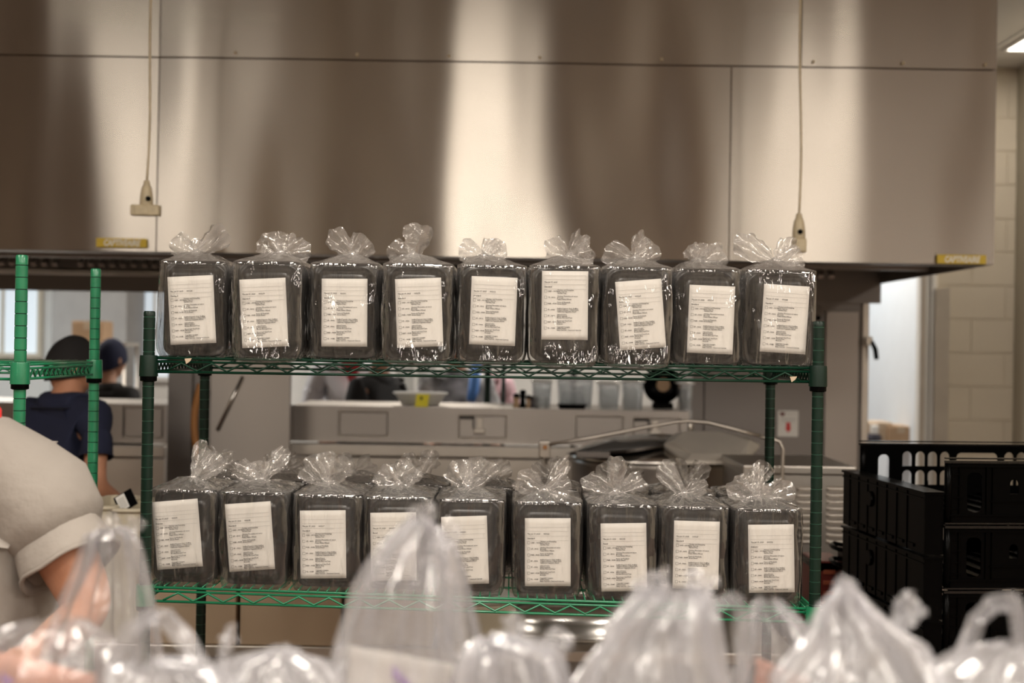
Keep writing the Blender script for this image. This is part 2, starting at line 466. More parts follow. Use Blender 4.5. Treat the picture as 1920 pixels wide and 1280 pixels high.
cord(1503, 1498, 420, 4.85, 'narrow ivory outlet hanging on a cord in front of the right hood section', False)

# ------------------------------------------------------------------ kitchen behind
def prism(mb, pts, y0, y1, mi=0):
    """polygon in (x, z) pushed from y0 to y1"""
    n = len(pts)
    mb.add([(x, y0, z) for x, z in pts]+[(x, y1, z) for x, z in pts], [list(range(n)), list(range(2*n-1, n-1, -1))]+[[i, n+i, n+(i+1) % n, (i+1) % n] for i in range(n)], mi)
def pxbox(mb, x0, y0, x1, y1, d, t, mi=0, M=None):
    a, b = P(x0, (y0+y1)/2, d), P(x1, (y0+y1)/2, d); c = P((x0+x1)/2, y0, d); e = P((x0+x1)/2, y1, d)
    mb.box((a.x, d, e.z), (b.x, d+t, c.z), mi)
# stainless partition (left) and tall stainless panel wall (right)
zc = hz0-.1
d = 6.35
t = empty('steel_partition', (xat(430, d), d, 0), 0, 'tall stainless steel partition panel between the left window bay and the oven counter', 'partition')
L0 = t.location
m = MB(); a, b = xat(395, d, 800), xat(542, d, 800); m.box(V((a, d, 0))-L0, V((b, d+.05, zc+.02))-L0); m.build('panel', MT['steel'], t)
m = MB(); a2, b2 = xat(316, d, 800), xat(360, d, 800); m.box(V((a2, d-.02, 0))-L0, V((b2, d+.06, zc+.02))-L0); m.build('corner_post', MT['steel_dark'], t)
m = MB(); m.box(V((b2, d+.01, 0))-L0, V((a, d+.05, zc+.02))-L0); m.build('side_strip', MT['steel_dark'], t)
m = MB(); p, q = P(408, 806, d)-L0, P(456, 705, d)-L0; m.tube([p+V((0,-.01,0)), q+V((0,-.01,0))], .008, 8); m.build('diagonal_rod', MT['steel_plain'], t, smooth=True)
# orange hose hung by the partition
m = MB()
pts = [P(372+10*cos(s)*1.3-4, 770+150*sin(s)*.8, 6.2) for s in [-.6+i*.16 for i in range(16)]]
pts = [P(376-12*sin(pi*i/16), 720+(150*i/16), 6.28) for i in range(17)]
m.tube(pts, .016, 10)
tag(m.build('hose', MT['orange'], None, smooth=True), 'dark orange hose hanging beside the stainless partition', 'hose')

d = HB
t = empty('steel_end_wall', (xat(1465, d), d+.1, 0), 0, 'tall dark stainless steel end wall with a door panel under the hood', 'wall panel')
L0 = t.location
xs0, xs1 = xat(1300, d, 700), xat(1628, d, 700)
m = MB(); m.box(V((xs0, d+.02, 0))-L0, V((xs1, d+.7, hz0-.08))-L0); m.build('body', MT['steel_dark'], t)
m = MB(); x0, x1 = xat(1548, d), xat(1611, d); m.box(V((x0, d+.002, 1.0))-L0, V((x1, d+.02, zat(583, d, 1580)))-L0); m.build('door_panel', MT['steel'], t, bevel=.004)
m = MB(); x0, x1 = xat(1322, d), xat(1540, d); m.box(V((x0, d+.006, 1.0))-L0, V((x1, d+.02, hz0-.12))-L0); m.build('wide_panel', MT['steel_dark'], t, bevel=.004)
m = MB(); m.box(V((xat(1617, d), d+.0, 0))-L0, V((xs1+.002, d+.025, hz0-.1))-L0); m.build('edge_strip', MT['steel_satin'], t, bevel=.003)
m = MB(); m.lathe([(.012,0),(.012,-.012),(.006,-.014)], c=P(1534, 596, d)-L0, n=12, ax='y'); m.build('bolt', MT['blackplastic'], t)
# sign
t = empty('wall_sign', P(1477, 794, d-.004), 0, 'small white instruction sign with a red emblem and red arrow', 'sign')
w = .105; h = .132
m = MB(); m.plate(rrect(w, h, .006), [], .003, lambda x, z, q: (x, -.003+q, z)); m.build('plate', MT['signwhite'], t)
m = MB(); m.plate([(-.011,.006),(.011,.006),(.011,-.022),(.018,-.022),(0,-.045),(-.018,-.022),(-.011,-.022)], [], .001, lambda x, z, q: (x+.002, -.0042+q, z)); m.build('red_arrow', MT['red'], t)
m = MB(); m.plate([(-.014,.008),(-.005,.012),(.014,.008),(.011,-.002),(0,-.012),(-.011,-.002)], [], .001, lambda x, z, q: (x-.028, -.0042+q, z+.047)); m.build('red_emblem', MT['redpl'], t)
m = MB()
for k, (a, b) in enumerate(((-.012,.044),(-.036,.040),(-.03,.036),(-.024,.03))): m.box((a, -.004, .049-k*.011 if k == 0 else .034-k*.008), (b, -.003, (.049 if k == 0 else .034-k*.008+k*0)+.0022 + (0 if k else .0)))
m.build('fine_print', MT['inkfaint'], t)

# oven / counter units with recessed panels: right run (540-1290) and left run (55-310)
def counter(name, label, px0, px1, d, ytop, panels, ledge_y, mat, bot=0, depth=.7):
    xa_, xb_ = xat(px0, d, 800), xat(px1, d, 800)
    zt = zat(ytop, d, (px0+px1)/2); zl = zat(ledge_y, d, (px0+px1)/2)
    t = empty(name, ((xa_+xb_)/2, d, 0), 0, label, 'counter')
    L = t.location
    def l2(x): return x-L.x
    m = MB(); 
    holes = []
    for (a, b, c, e) in panels:
        p, q = P(a, c, d), P(b, e, d)
        holes.append([(l2(p.x), q.z), (l2(q.x), q.z), (l2(q.x), p.z), (l2(p.x), p.z)])
    outer = [(l2(xa_), zl), (l2(xb_), zl), (l2(xb_), zt), (l2(xa_), zt)]
    m.plate(outer, holes, .03, lambda x, z, q: (x, q, z)); m.build('fascia', mat, t)
    m = MB(); m.box((l2(xa_), .028, zl), (l2(xb_), depth, zt-.005)); m.build('upper_body', MT['steel_satin'], t)
    for hh in holes:
        m = MB(); (x0, z0), _, (x1, z1), _ = hh
        m.box((x0+.006, .012, z0+.006), (x1-.006, .027, z1-.006)); m.build('recessed_panel', mat, t, bevel=.004)
    m = MB(); m.box((l2(xa_)-.01, -.06, zl-.062), (l2(xb_)+.01, .03, zl-.008)); m.build('ledge', MT['steel_satin'], t, bevel=.006)
    m = MB(); m.box((l2(xa_), -.03, 0), (l2(xb_), depth, zl-.07)); m.build('lower_body', MT['steel_satin'], t)
    return t
dc = 6.62
c1 = counter('oven_counter', 'long stainless steel oven counter back with recessed square panels', 541, 1292, dc, 765, [(634,728,770,820),(858,951,777,824),(1078,1170,778,826),(1186,1276,782,828)], 832, MT['steel'])
for (px, py) in ((875, 783), (1204, 787)):
    m = MB(); q = P(px, py, dc)-c1.location
    m.box((q.x-.035, .004, q.z-.006), (q.x+.035, .013, q.z+.006)); m.box((q.x+.028, .004, q.z-.05), (q.x+.036, .013, q.z+.006))
    m.build('latch_slot', MT['ventdark'], c1)
    m = MB(); m.box((q.x+.035, -.01, q.z-.072), (q.x+.085, .014, q.z-.048)); m.box((q.x+.047, -.004, q.z-.055), (q.x+.073, .014, q.z)); m.build('latch', MT['steel_satin'], c1, bevel=.003)
counter('left_counter', 'stainless steel counter back seen between the green posts on the left', -120, 312, dc, 755, [(230,305,762,822)], 828, MT['steel'])

# things on the oven counter, seen under the upper shelf
def on_counter(px, d): 
    p = P(px, 760, d); p.z = zat(765, dc, (541+1292)/2)-.002
    return p
def box_thing(name, px0, px1, ytop, d, dep, mat, label, cat, build=None):
    c = on_counter((px0+px1)/2, d); w = xat(px1, d)-xat(px0, d); h = P((px0+px1)/2, ytop, d).z-c.z
    t = empty(name, c, 0, label, cat)
    return t, w, h
# plastic tubs
tub_mat = film('polycarbonate_tub', (.93,.95,.96), .25, .08, .1, .8, .1, 10, (1,1,1), (.8,.82,.84))
lab = ['cloudy clear plastic food pan beside the pepper mills, behind the oven counter', 'tall clear plastic food box in the middle of the oven counter back',
       'clear plastic food pan with a pale rim, left of the round black pan', 'narrow clear plastic jug just left of the round black pan', 'small clear plastic tub right of the round black pan']
for i, (a, b, yt) in enumerate(((996,1034,712), (1042,1112,706), (1120,1160,716), (1164,1204,712), (1270,1296,716))):
    t, w, h = box_thing('food_pan', a, b, yt, 6.8+.04*(i % 2), .25, None, lab[i], 'food pan')
    m = MB()
    for s in (0, 1):
        pass
    prof = [(w*.44, 0), (w*.5, h)]
    def ring(hw, hd, z, r=.015): return [(x, y, z) for x, y in rrect(hw*2, hd*2, min(r, hw*.6), 4)]
    loops = [ring(w*.42, .09, 0), ring(w*.47, .10, h*.9), ring(w*.47, .10, h*.94), ring(w*.5, .115, h*.95), ring(w*.5, .115, h), ring(w*.45, .10, h), ring(w*.40, .085, .01)]
    n = len(loops[0]); vs = [p for l in loops for p in l]
    fs = [[j*n+k, j*n+(k+1) % n, (j+1)*n+(k+1) % n, (j+1)*n+k] for j in range(len(loops)-1) for k in range(n)]
    fs += [list(range(n))[::-1], [6*n+k for k in range(n)]]
    m.add(vs, fs); m.build('tub', tub_mat, t, smooth=True)
    m = MB(); m.tube([(x, y, h-.004) for x, y in rrect(w*1.0, .235, .015, 4)], .005, 6, closed=True); m.build('rim', MT['white'], t, smooth=True)
# mills
for i, (px, yt, r, mt, lb) in enumerate(((968, 737, .017, 'card', 'short tan pepper mill at the left end of the mill row'), (980, 730, .016, 'blackplastic', 'tall black-topped grinder among the tan mills'), (991, 740, .014, 'card', 'thin tan pepper mill right of the black grinder'), (1002, 742, .022, 'denim', 'squat dark grey jar beside the pepper mills'), (1024, 743, .007, 'blackplastic', 'thin black marker standing on the oven counter'))):
    c = on_counter(px, 6.75); h = P(px, yt, 6.75).z-c.z
    t = empty('pepper_mill' if i < 3 else ('jar' if i == 3 else 'marker'), c, 0, lb, ('mill', 'mill', 'mill', 'jar', 'pen')[i])
    m = MB(); m.lathe([(r,0),(r*.8,h*.35),(r*.7,h*.5),(r,h*.62),(r*.95,h*.7)], n=14); m.build('body', MT[mt], t, smooth=True)
    m = MB(); m.lathe([(r*.6,h*.7),(r*.95,h*.75),(r*1.0,h*.88),(r*.7,h*.97),(r*.2,h)], n=14); m.build('cap', MT['blackplastic'], t, smooth=True)
c = on_counter(1072, 6.72)
t = empty('black_tray', c, 0, 'low flat black tray lying on the oven counter', 'tray')
m = MB(); m.plate(rrect(.13, .09, .01), [], .006, lambda x, z, q: (x, z, .012+q)); m.box((-.06,-.04,0),(.06,.04,.012)); m.build('base', MT['blackplastic'], t)
m = MB(); m.tube([(x, y, .02) for x, y in rrect(.13, .09, .012)], .004, 6, closed=True); m.build('rim', MT['blackplastic'], t)
# yellow card on a white tub
c = on_counter(786, 6.68)
t = empty('yellow_tag', c+V((.01, -.012, 0)), 0, 'bright yellow card standing against the white tub on the counter', 'card')
m = MB(); m.grid(lambda u, v: (-.03+.06*u+.008*v, .004*sin(u*3), .061*v), 6, 6); o = m.build('card_sheet', MT['yellowcard'], t); s = o.modifiers.new('t', 'SOLIDIFY'); s.thickness = .002
m = MB(); m.box((-.004,-.006,.035), (.006,-.003,.05)); m.build('crease_mark', MT['ink'], t)
t = empty('white_tub', on_counter(788, 6.9), 0, 'low white tub behind the bright yellow card', 'tub')
m = MB(); m.lathe([(.09,0),(.12,.05),(.13,.055),(.128,.062),(.115,.058),(.085,.01)], n=28); m.build('bowl', MT['white'], t, smooth=True)
m = MB(); m.tube([(.129*cos(a*pi/14), .129*sin(a*pi/14), .058) for a in range(28)], .005, 6, closed=True); m.build('rim', MT['white'], t, smooth=True)
# round black pan hanging/standing at right
c = on_counter(1240, 6.9)
t = empty('round_pan', c, 0, 'round black frying pan leaning upright at the right end of the counter', 'pan')
m = MB(); m.lathe([(.0,.02),(.06,.018),(.075,.005),(.088,-.018),(.092,-.02),(.085,.012),(.07,.026),(0,.03)], c=(0,0,.115), n=32, ax='y', cap=False); m.build('pan_bowl', MT['blackplastic'], t, smooth=True)
m = MB(); m.lathe([(.03,.0),(.034,.004)], c=(.01,.012,.115), n=20, ax='y'); m.build('pan_stain', MT['card'], t)
m = MB(); m.box((-.045,-.03,0),(.055,.03,.03)); m.build('stand', MT['blackplastic'], t, bevel=.005)
m = MB(); m.tube([(0,.01,.2),(.01,.02,.28),(.015,.03,.36)], .009, 8); m.build('pan_handle', MT['blackplastic'], t, smooth=True)

# rear room beyond the pass-through
struct(slab('wall_rear', (XL, YF, 0), (6.1, YF+.1, CEIL), MT['white']))
def win(n, px0, px1, py0, py1, d, glass, fr):
    a, b = P(px0, py1, d), P(px1, py0, d)
    o = slab('window_%d' % n, (a.x, d-.01, a.z), (b.x, d+.0, b.z), glass); struct(o)
    m = MB(); w = .04
    m.box((a.x-w, d-.05, a.z-w), (a.x, d, b.z+w)); m.box((b.x, d-.05, a.z-w), (b.x+w, d, b.z+w)); m.box((a.x, d-.05, b.z), (b.x, d, b.z+w)); m.box((a.x, d-.05, a.z-w), (b.x, d, a.z))
    m.box(((a.x+b.x)/2-.012, d-.04, a.z), ((a.x+b.x)/2+.012, d, b.z))
    m.build('window_frame', fr, o)
    return o
dayg = emit('bright_window_pane', (.62,.80,.95), .45)
greyg = plain('grey_window_pane', (.42,.42,.40), .2)
win(1, -60, 74, 536, 660, YF-.01, dayg, MT['cream'])
win(2, 252, 330, 545, 705, YF-.01, dayg, MT['white'])
win(3, 586, 616, 640, 742, YF-.01, greyg, MT['white'])
win(4, 742, 818, 640, 742, YF-.01, greyg, MT['white'])
struct(slab('wall_rear_pier', (xat(96, 11.6), 11.6, 0), (xat(236, 11.6), YF, CEIL), plain('grey_pier_paint', (.30,.285,.27), .7)))
m = MB(); m.box((-4.6, 7.25, zat(541, 7.3, 150)), (xat(318, 7.3), 7.4, zat(518, 7.3, 150)))
o = m.build('pass_rail', MT['steel_dark']); tag(o, 'dark steel rail along the underside behind the hood at left', 'rail')
m = MB(); m.tube([(-4.3, 7.0, zat(508, 7.0, 150)), (xat(330, 7.0), 7.0, zat(512, 7.0, 330))], .018, 10)
tag(m.build('utility_pipe', MT['steel_satin'], None, smooth=True), 'horizontal steel pipe running under the hood at left', 'pipe')
# wire rack with cardboard box at left rear
def simple_shelf(name, px0, px1, py, d, label, depth=.35, ztop=None):
    a, b = xat(px0, d), xat(px1, d); z = zat(py, d, (px0+px1)/2)
    t = empty(name, ((a+b)/2, d, 0), 0, label, 'shelf'); w = (b-a)/2
    m = MB(); m.box((-w, 0, z-.02), (w, depth, z)); m.build('board', MT['steel_satin'], t)
    for sx_ in (-w+.015, w-.015):
        for sy in (.015, depth-.015):
            m = MB(); m.tube([(sx_, sy, 0), (sx_, sy, ztop or z)], .012, 8); m.build('leg', MT['steel_satin'], t, smooth=True)
    return t, z
t, z = simple_shelf('back_shelf', 120, 236, 642, 9.6, 'steel shelf behind the man in the navy shirt')
def carton(px, d, z, w, dep, h, label, mat='card', rz=0, name='cardboard_box', cat='box'):
    p = P(px, 650, d); t = empty(name, (p.x, d+dep/2, z), rz, label, cat)
    m = MB(); m.box((-w/2,-dep/2,0),(w/2,dep/2,h)); m.build('body', MT[mat], t, bevel=.004)
    for s in (-1, 1):
        m = MB(); m.box((-w/2, s*dep/4-dep/4+.003, h), (w/2, s*dep/4+dep/4-.003, h+.005)); m.build('flap', MT[mat], t)
    m = MB(); m.box((-w/2+.002,-.025,h+.005),(w/2-.002,.025,h+.007)); m.box((-.025,-dep/2-.002,h*.6),(.025,-dep/2,h+.005)); m.build('tape', MT['tan'], t)
    return t
carton(163, 9.62, z, .21, .25, .14, 'brown cardboard box on the rear shelf above the black cap')
# green wire legs behind counter
t = empty('rear_rack', (xat(931, 7.45), 7.45, 0), 0, 'dark green wire rack behind the oven counter, mostly hidden', 'rack')
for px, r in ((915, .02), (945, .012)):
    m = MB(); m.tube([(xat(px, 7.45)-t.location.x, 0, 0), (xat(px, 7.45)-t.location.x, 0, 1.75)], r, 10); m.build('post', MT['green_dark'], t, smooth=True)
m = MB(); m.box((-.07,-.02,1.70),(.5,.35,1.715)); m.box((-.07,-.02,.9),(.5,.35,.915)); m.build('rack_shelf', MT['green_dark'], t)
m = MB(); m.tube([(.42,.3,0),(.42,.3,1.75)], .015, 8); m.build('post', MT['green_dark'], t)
t = empty('pedestal_table', (xat(850, 10.4), 10.4, 0), 0, 'long white worktable in the room behind the counter', 'table')
m = MB(); m.box((-2.2,0,.88),(1.2,.7,.92)); m.build('tabletop', MT['white'], t, bevel=.005)
for a in (-2.1, 1.1):
    for b in (.05, .62):
        m = MB(); m.tube([(a,b,0),(a,b,.88)], .025, 10); m.build('leg', MT['steel_satin'], t, smooth=True)

# cold store doorway on the right
dd = 10.6
x0, x1 = xat(1580, dd), xat(1760, dd)
cs = struct(slab('wall_cold_store', (x0-.6, dd, 0), (x1+.8, dd+.1, CEIL), MT['bluewhite']))
struct(slab('wall_cold_store_side', (xat(1757, yW)+.06, yW+.1, 0), (xat(1757, yW)+.12, dd, CEIL), MT['bluewhite']))
j = xat(1722, yW)
jw = struct(slab('door_9', (j, yW-.02, 0), (xat(1750, yW), yW+.05, zat(480, yW, 1740)+.6), MT['white']))
for nm, a, b, yy, mt in (('jamb_strip', 1722, 1731, -.04, 'steel_satin'), ('jamb_strip', 1741, 1750, -.04, 'white')):
    m = MB(); m.box((xat(a, yW), yW+yy, 0), (xat(b, yW), yW-.021, zat(480, yW, 1740)+.6)); m.build(nm, MT[mt], jw)
m = MB(); 
o = slab('trim_9', (xat(1757, yW-.1), yW-.06, 0), (xat(1784, yW-.1), yW-.001, zat(541, yW, 1770)), MT['steel_satin']); struct(o)
# handle on the steel wall edge
t = empty('lever_handle', P(1634, 640, 7.15), 0, 'black and steel lever handle at the edge of the cold store doorway', 'handle')
m = MB(); m.tube([(0,0,0),(.015,-.02,-.04),(.022,-.02,-.09)], [.011,.013,.012], 10); m.build('grip', MT['blackplastic'], t, smooth=True)
m = MB(); m.box((-.03,-.01,-.02),(.004,.02,.025)); m.build('bracket', MT['steel_satin'], t, bevel=.003)
t, z = simple_shelf('store_shelf', 1570, 1730, 829, 9.2, 'low steel shelf with cartons inside the cold store doorway', .5)
carton(1652, 9.25, z, .17, .3, .12, 'pale cardboard box at the left of the cold store shelf', 'tan')
carton(1692, 9.22, z, .17, .3, .10, 'brown cardboard box at the right of the cold store shelf')
t = empty('dark_bundle', (xat(1637, 9.28), 9.28, z+.03), 0, 'dark bundle with white paper lying in front of the store cartons', 'bundle')
m = MB(); m.lathe([(.02,-.03),(.06,-.02),(.07,.0),(.05,.02),(.02,.03)], n=14); m.build('dark_wrap', MT['denim'], t, smooth=True)
m = MB(); m.box((-.02,-.06,.02),(.03,-.02,.08)); m.build('paper', MT['white'], t, bevel=.01)

# ------------------------------------------------------------------ kettle, cabinet, prep table
t = empty('steam_kettle', (P(1235, 860, 6.0).x, 6.0, 0), 0, 'large stainless steel kettle with a lifted faceted lid behind the rack', 'kettle')
L0 = t.location
zr = zat(858, 6.0, 1235); R = .375
m = MB(); m.lathe([(.12,.35),(.26,.5),(R-.02,.7),(R-.008,.9),(R-.005,zr-.03),(R,zr-.02),(R,zr),(R-.012,zr),(R-.02,zr-.05)], n=48, cap=False); m.build('bowl', MT['steel'], t, smooth=True)
for a in (30, 150, 270):
    m = MB(); m.tube([(.22*cos(radians(a)), .22*sin(radians(a)), .0), (.22*cos(radians(a)), .22*sin(radians(a)), .55)], .025, 10); m.build('leg', MT['steel_satin'], t, smooth=True)
m = MB(); m.lathe([(R+.012,zr+.002),(R+.014,zr+.012),(R*.86,zr+.045),(R*.5,zr+.085),(R*.12,zr+.10),(0.001,zr+.102)], n=40, cap=False); m.build('dome_lid', MT['steel_plain'], t, smooth=True)
def ring_pts(px_d): return [P(*q)-L0 for q in px_d]
front = ring_pts([(1285,864,5.52),(1396,864,5.52),(1424,833,5.70),(1400,818,6.02),(1262,814,6.02),(1245,832,5.70)])
top = ring_pts([(1296,850,5.55),(1388,850,5.55),(1404,826,5.64),(1345,808,5.72),(1283,808,5.72),(1262,826,5.64)])
low = [p-V((0,0,.012)) for p in front]
m = MB(); vs = low+front+top
fs = [[i, (i+1)%6, 6+(i+1)%6, 6+i] for i in range(6)]+[[6+i, 6+(i+1)%6, 12+(i+1)%6, 12+i] for i in range(6)]+[[12+i for i in range(6)], [i for i in range(6)][::-1]]
m.add(vs, fs); m.build('faceted_lid', plain('pale_satin_lid', (.66,.62,.56), .55, .55, .05), t)
m = MB(); m.add(*(lambda pts: (pts+[p+V((0,.01,-.012)) for p in pts], [[0,1,2,3],[7,6,5,4],[0,4,5,1],[1,5,6,2],[2,6,7,3],[3,7,4,0]]))(ring_pts([(1068,848,5.70),(1175,843,5.60),(1244,833,5.70),(1190,815,6.0)])))
m.build('spout_flap', MT['steel_dark'], t)
m = MB(); m.tube(ring_pts([(1294,815,5.90),(1294,786,5.90)]), .012, 8); m.build('lid_knob', MT['steel_satin'], t, smooth=True)
m = MB(); m.box(P(1080,846,5.60)-L0, P(1143,858,5.64)-L0); m.build('hinge', MT['steel_dark'], t, bevel=.004)
# lift arm
t = empty('lift_arm', (P(1021, 860, 5.3).x, 5.3, 0), 0, 'bent steel lift arm running over the kettle from a square pivot block', 'arm')
L0 = t.location
m = MB(); a, b = P(1010, 858, 5.3)-L0, P(1032, 826, 5.3)-L0; m.box((a.x,-.02,a.z),(b.x,.025,b.z)); m.build('pivot_block', MT['steel_satin'], t, bevel=.006)
m = MB(); m.tube([(0,0,0),(0,0,a.z)], .012, 10); m.build('stem', MT['steel_satin'], t, smooth=True)
m = MB(); m.tube([P(*q)-L0 for q in ((1030,833,5.28),(1100,822,5.28),(1200,803,5.28),(1265,791,5.28),(1290,789,5.28),(1328,792,5.28),(1380,805,5.28),(1428,818,5.28))], .0065, 8); m.build('rod', MT['steel_satin'], t, smooth=True)
m = MB(); m.lathe([(.008,0),(.008,-.01)], c=P(1022, 838, 5.278)-L0, n=12, ax='y'); m.build('pivot_bolt', MT['orange'], t)
t = empty('bent_pipe', (P(1468, 860, 4.95).x, 4.95, 0), 0, 'thin bent steel pipe rising in front of the louvred cabinet', 'pipe')
m = MB(); m.tube([P(*q)-t.location for q in ((1425,819,4.95),(1448,822,4.95),(1462,828,4.95),(1468,842,4.95),(1467,880,4.95),(1465,960,4.95),(1464,1200,4.95))], .0065, 8); m.build('pipe_run', MT['steel_satin'], t, smooth=True)
m = MB(); m.lathe([(.02,0),(.02,.01)], c=P(1464, 1200, 4.95)-t.location, n=12); m.build('flange', MT['steel_satin'], t)

# louvred cabinet
d = 5.0
xa_, xb_ = xat(1395, d, 900), xat(1601, d, 900); zt = zat(873, d, 1500)
t = empty('louvred_cabinet', ((xa_+xb_)/2, d, 0), 0, 'low stainless cabinet with a louvred side panel right of the kettle', 'cabinet')
cx = t.location.x
m = MB(); m.box((xa_-cx, 0, .12), (xb_-cx, .50, zt-.03)); m.build('body', MT['steel_satin'], t, bevel=.004)
m = MB(); m.box((xa_-cx-.006, -.012, zt-.03), (xb_-cx+.006, .505, zt)); m.build('top', MT['steel_satin'], t, bevel=.005)
for a in (xa_-cx+.05, xb_-cx-.05):
    for b in (.06, .44):
        m = MB(); m.tube([(a,b,0),(a,b,.12)], .02, 10); m.build('leg', MT['steel_satin'], t, smooth=True)
lm = MB(); wl = .036
def lou(u, v):
    a = pi*v; return (-wl+2*wl*u, -.009*sin(a)*min(1, 8*u+.05, 8*(1-u)+.05), -.008+.0165*v)
lm.grid(lou, 10, 8); lme = lm.mesh('louvre', MT['steel_satin'], smooth=True)
for k in range(9):
    for pxc in (1568, 1512, 1450):
        p = P(pxc, 916+k*12.4, d); share('louvre', lme, t, (p.x-cx, -.0005, p.z))
m = MB(); a = P(1576, 1000, d); m.box((xa_-cx+.02, -.004, .2), (xb_-cx-.01, .0, zat(1046, d, 1500))); m.build('lower_panel', MT['steel_satin'], t, bevel=.002)

# prep table under the rack line with boxes
TZ = zat(1214, 4.15, 700)
t = empty('prep_table', (0.0, 4.5, 0), 0, 'long stainless prep table standing behind the green wire rack', 'table')
m = MB(); m.box((-1.75,-.35,TZ-.035),(.85,.36,TZ)); m.build('tabletop', MT['steel_satin'], t, bevel=.004)
m = MB(); m.box((-1.70,-.30,.25),(.8,.30,.27)); m.build('undershelf', MT['steel_dark'], t)
for a in (-1.68, -.4, .78):
    for b in (-.3, .3):
        m = MB(); m.tube([(a,b,0),(a,b,TZ-.035)], .02, 10); m.build('leg', MT['steel_satin'], t, smooth=True)
def bin_box(name, px0, px1, ytop, d, dep, mat, label, cat, z0=None, h=None):
    a, b = xat(px0, d, 1100), xat(px1, d, 1100); z0 = TZ if z0 is None else z0
    h = zat(ytop, d, (px0+px1)/2)-z0
    t = empty(name, ((a+b)/2, d+dep/2, z0), 0, label, cat); w = (b-a)/2
    m = MB()
    loops = [rrect(w*2, dep, .02, 3), rrect(w*2+.01, dep+.01, .02, 3), rrect(w*2-.01, dep-.01, .02, 3), rrect(w*2-.02, dep-.02, .02, 3)]
    zz = [0.0, h, h, .012]; n = len(loops[0])
    vs = [(x, y, zz[i]) for i, l in enumerate(loops) for x, y in l]
    fs = [[j*n+k, j*n+(k+1)%n, (j+1)*n+(k+1)%n, (j+1)*n+k] for j in range(3) for k in range(n)]+[list(range(n))[::-1], [3*n+k for k in range(n)]]
    m.add(vs, fs); m.build('tub', mat, t, auto=.7)
    m = MB(); m.tube([(x, y, h-.006) for x, y in rrect(w*2+.016, dep+.016, .024, 3)], .006, 6, closed=True); m.build('rim', mat, t, smooth=True)
    return t
bin_box('storage_bin', 150, 207, 948, 4.17, .3, MT['creambin'], 'cream plastic storage bin, the left one of the pair beside the left rack post', 'bin')
bin_box('storage_bin', 211, 259, 953, 4.17, .3, MT['creambin'], 'cream plastic storage bin right against the left post of the main rack', 'bin')
bin_box('storage_bin', 40, 146, 950, 4.20, .3, MT['creambin'], 'cream plastic storage bin mostly hidden by the white T-shirt sleeve', 'bin')
# tan cartons
for (a, b, yt, dd_, lb) in ((268, 452, 1085, 4.16, 'wide tan cardboard carton on the prep table below the left end of the rack'), (456, 648, 1088, 4.16, 'tan cardboard carton on the prep table below the third and fourth bags'), (652, 822, 1105, 4.18, 'tan cardboard carton half hidden by the tall foreground bag')):
    x0, x1 = xat(a, dd_, 1150), xat(b, dd_, 1150)
    carton((a+b)/2, dd_, TZ, x1-x0-.006, .3, zat(yt, dd_, (a+b)/2)-TZ, lb, 'tan')
# white plastic box and domed steel cover
t = empty('white_box', (xat(892, 4.22, 1145), 4.35, TZ), radians(18), 'white plastic lidded box standing behind the domed steel cover', 'box')
h = zat(1128, 4.2, 890)-TZ
m = MB(); m.box((-.10,-.09,0),(.10,.09,h-.02)); m.build('body', MT['creambin'], t, bevel=.01)
m = MB(); m.box((-.108,-.098,h-.02),(.108,.098,h)); m.build('lid', MT['white'], t, bevel=.006)
t = empty('domed_cover', (xat(1065, 4.25, 1190)+.02, 4.4, TZ), 0, 'shallow polished steel dome cover on the prep table', 'cover')
w = (xat(1235, 4.25)-xat(905, 4.25))/2
m = MB(); m.lathe([(w,0),(w,.01),(w*.93,.018),(w*.9,.05),(w*.78,.085),(w*.4,.105),(.001,.108)], n=48, cap=False)
for i, p in enumerate(m.v): m.v[i] = V((p.x, p.y*.55, p.z))
m.build('dome', MT['steel_plain'], t, smooth=True)
m = MB(); m.tube([(w*cos(a*pi/24), w*.55*sin(a*pi/24), .006) for a in range(48)], .006, 6, closed=True); m.build('rolled_rim', MT['steel_plain'], t, smooth=True)
m = MB(); m.tube([(-.04,0,.108),(-.035,0,.125),(.035,0,.125),(.04,0,.108)], .005, 8); m.build('handle', MT['steel_plain'], t, smooth=True)
# printed sheet on a stand near the man
t = empty('clipboard', P(240, 948, 4.2), 0, 'tilted printed white sheet on a dark board left of the main rack', 'clipboard')
t.location.z = zat(953, 4.2, 240); t.scale = (.62, .62, .62)
m = MB(); Mx = Matrix.Rotation(radians(-32), 4, 'Y') @ Matrix.Rotation(radians(-20), 4, 'X')
m.box((-.045,.003,0),(.05,.012,.085), M=Mx); m.build('board', MT['blackplastic'], t)
m = MB(); m.box((-.035,.0,.005),(.012,.002,.08), M=Mx); m.build('sheet', MT['white'], t)
m = MB()
for k in range(6): m.box((-.03,-.001,.015+k*.009),(.005,.0,.018+k*.009), M=Mx)
m.build('print_lines', MT['inkfaint'], t)
# red slatted box and black tote handle right of the rack
t = empty('red_crate', P(1558, 1120, 4.4), 0, 'red slatted plastic crate between the rack post and the black crates', 'crate'); t.location.z = 0
z1 = zat(1052, 4.4, 1558)
m = MB(); m.box((-.05,0,0),(.04,.2,z1)); m.build('body', MT['redpl'], t, bevel=.004)
for k in range(5):
    zz = zat(1072+k*20, 4.4, 1558); m = MB(); m.box((-.025,-.006,zz-.007),(.012,.0,zz+.007)); m.build('slat', plain('orange_slat', (.3,.07,.03), .5) if k == 0 else bpy.data.materials['orange_slat'], t, bevel=.002)
m = MB(); m.box((-.052,-.004,z1-.03),(.042,.204,z1-.005)); m.build('dark_rim', MT['blackplastic'], t, bevel=.003)

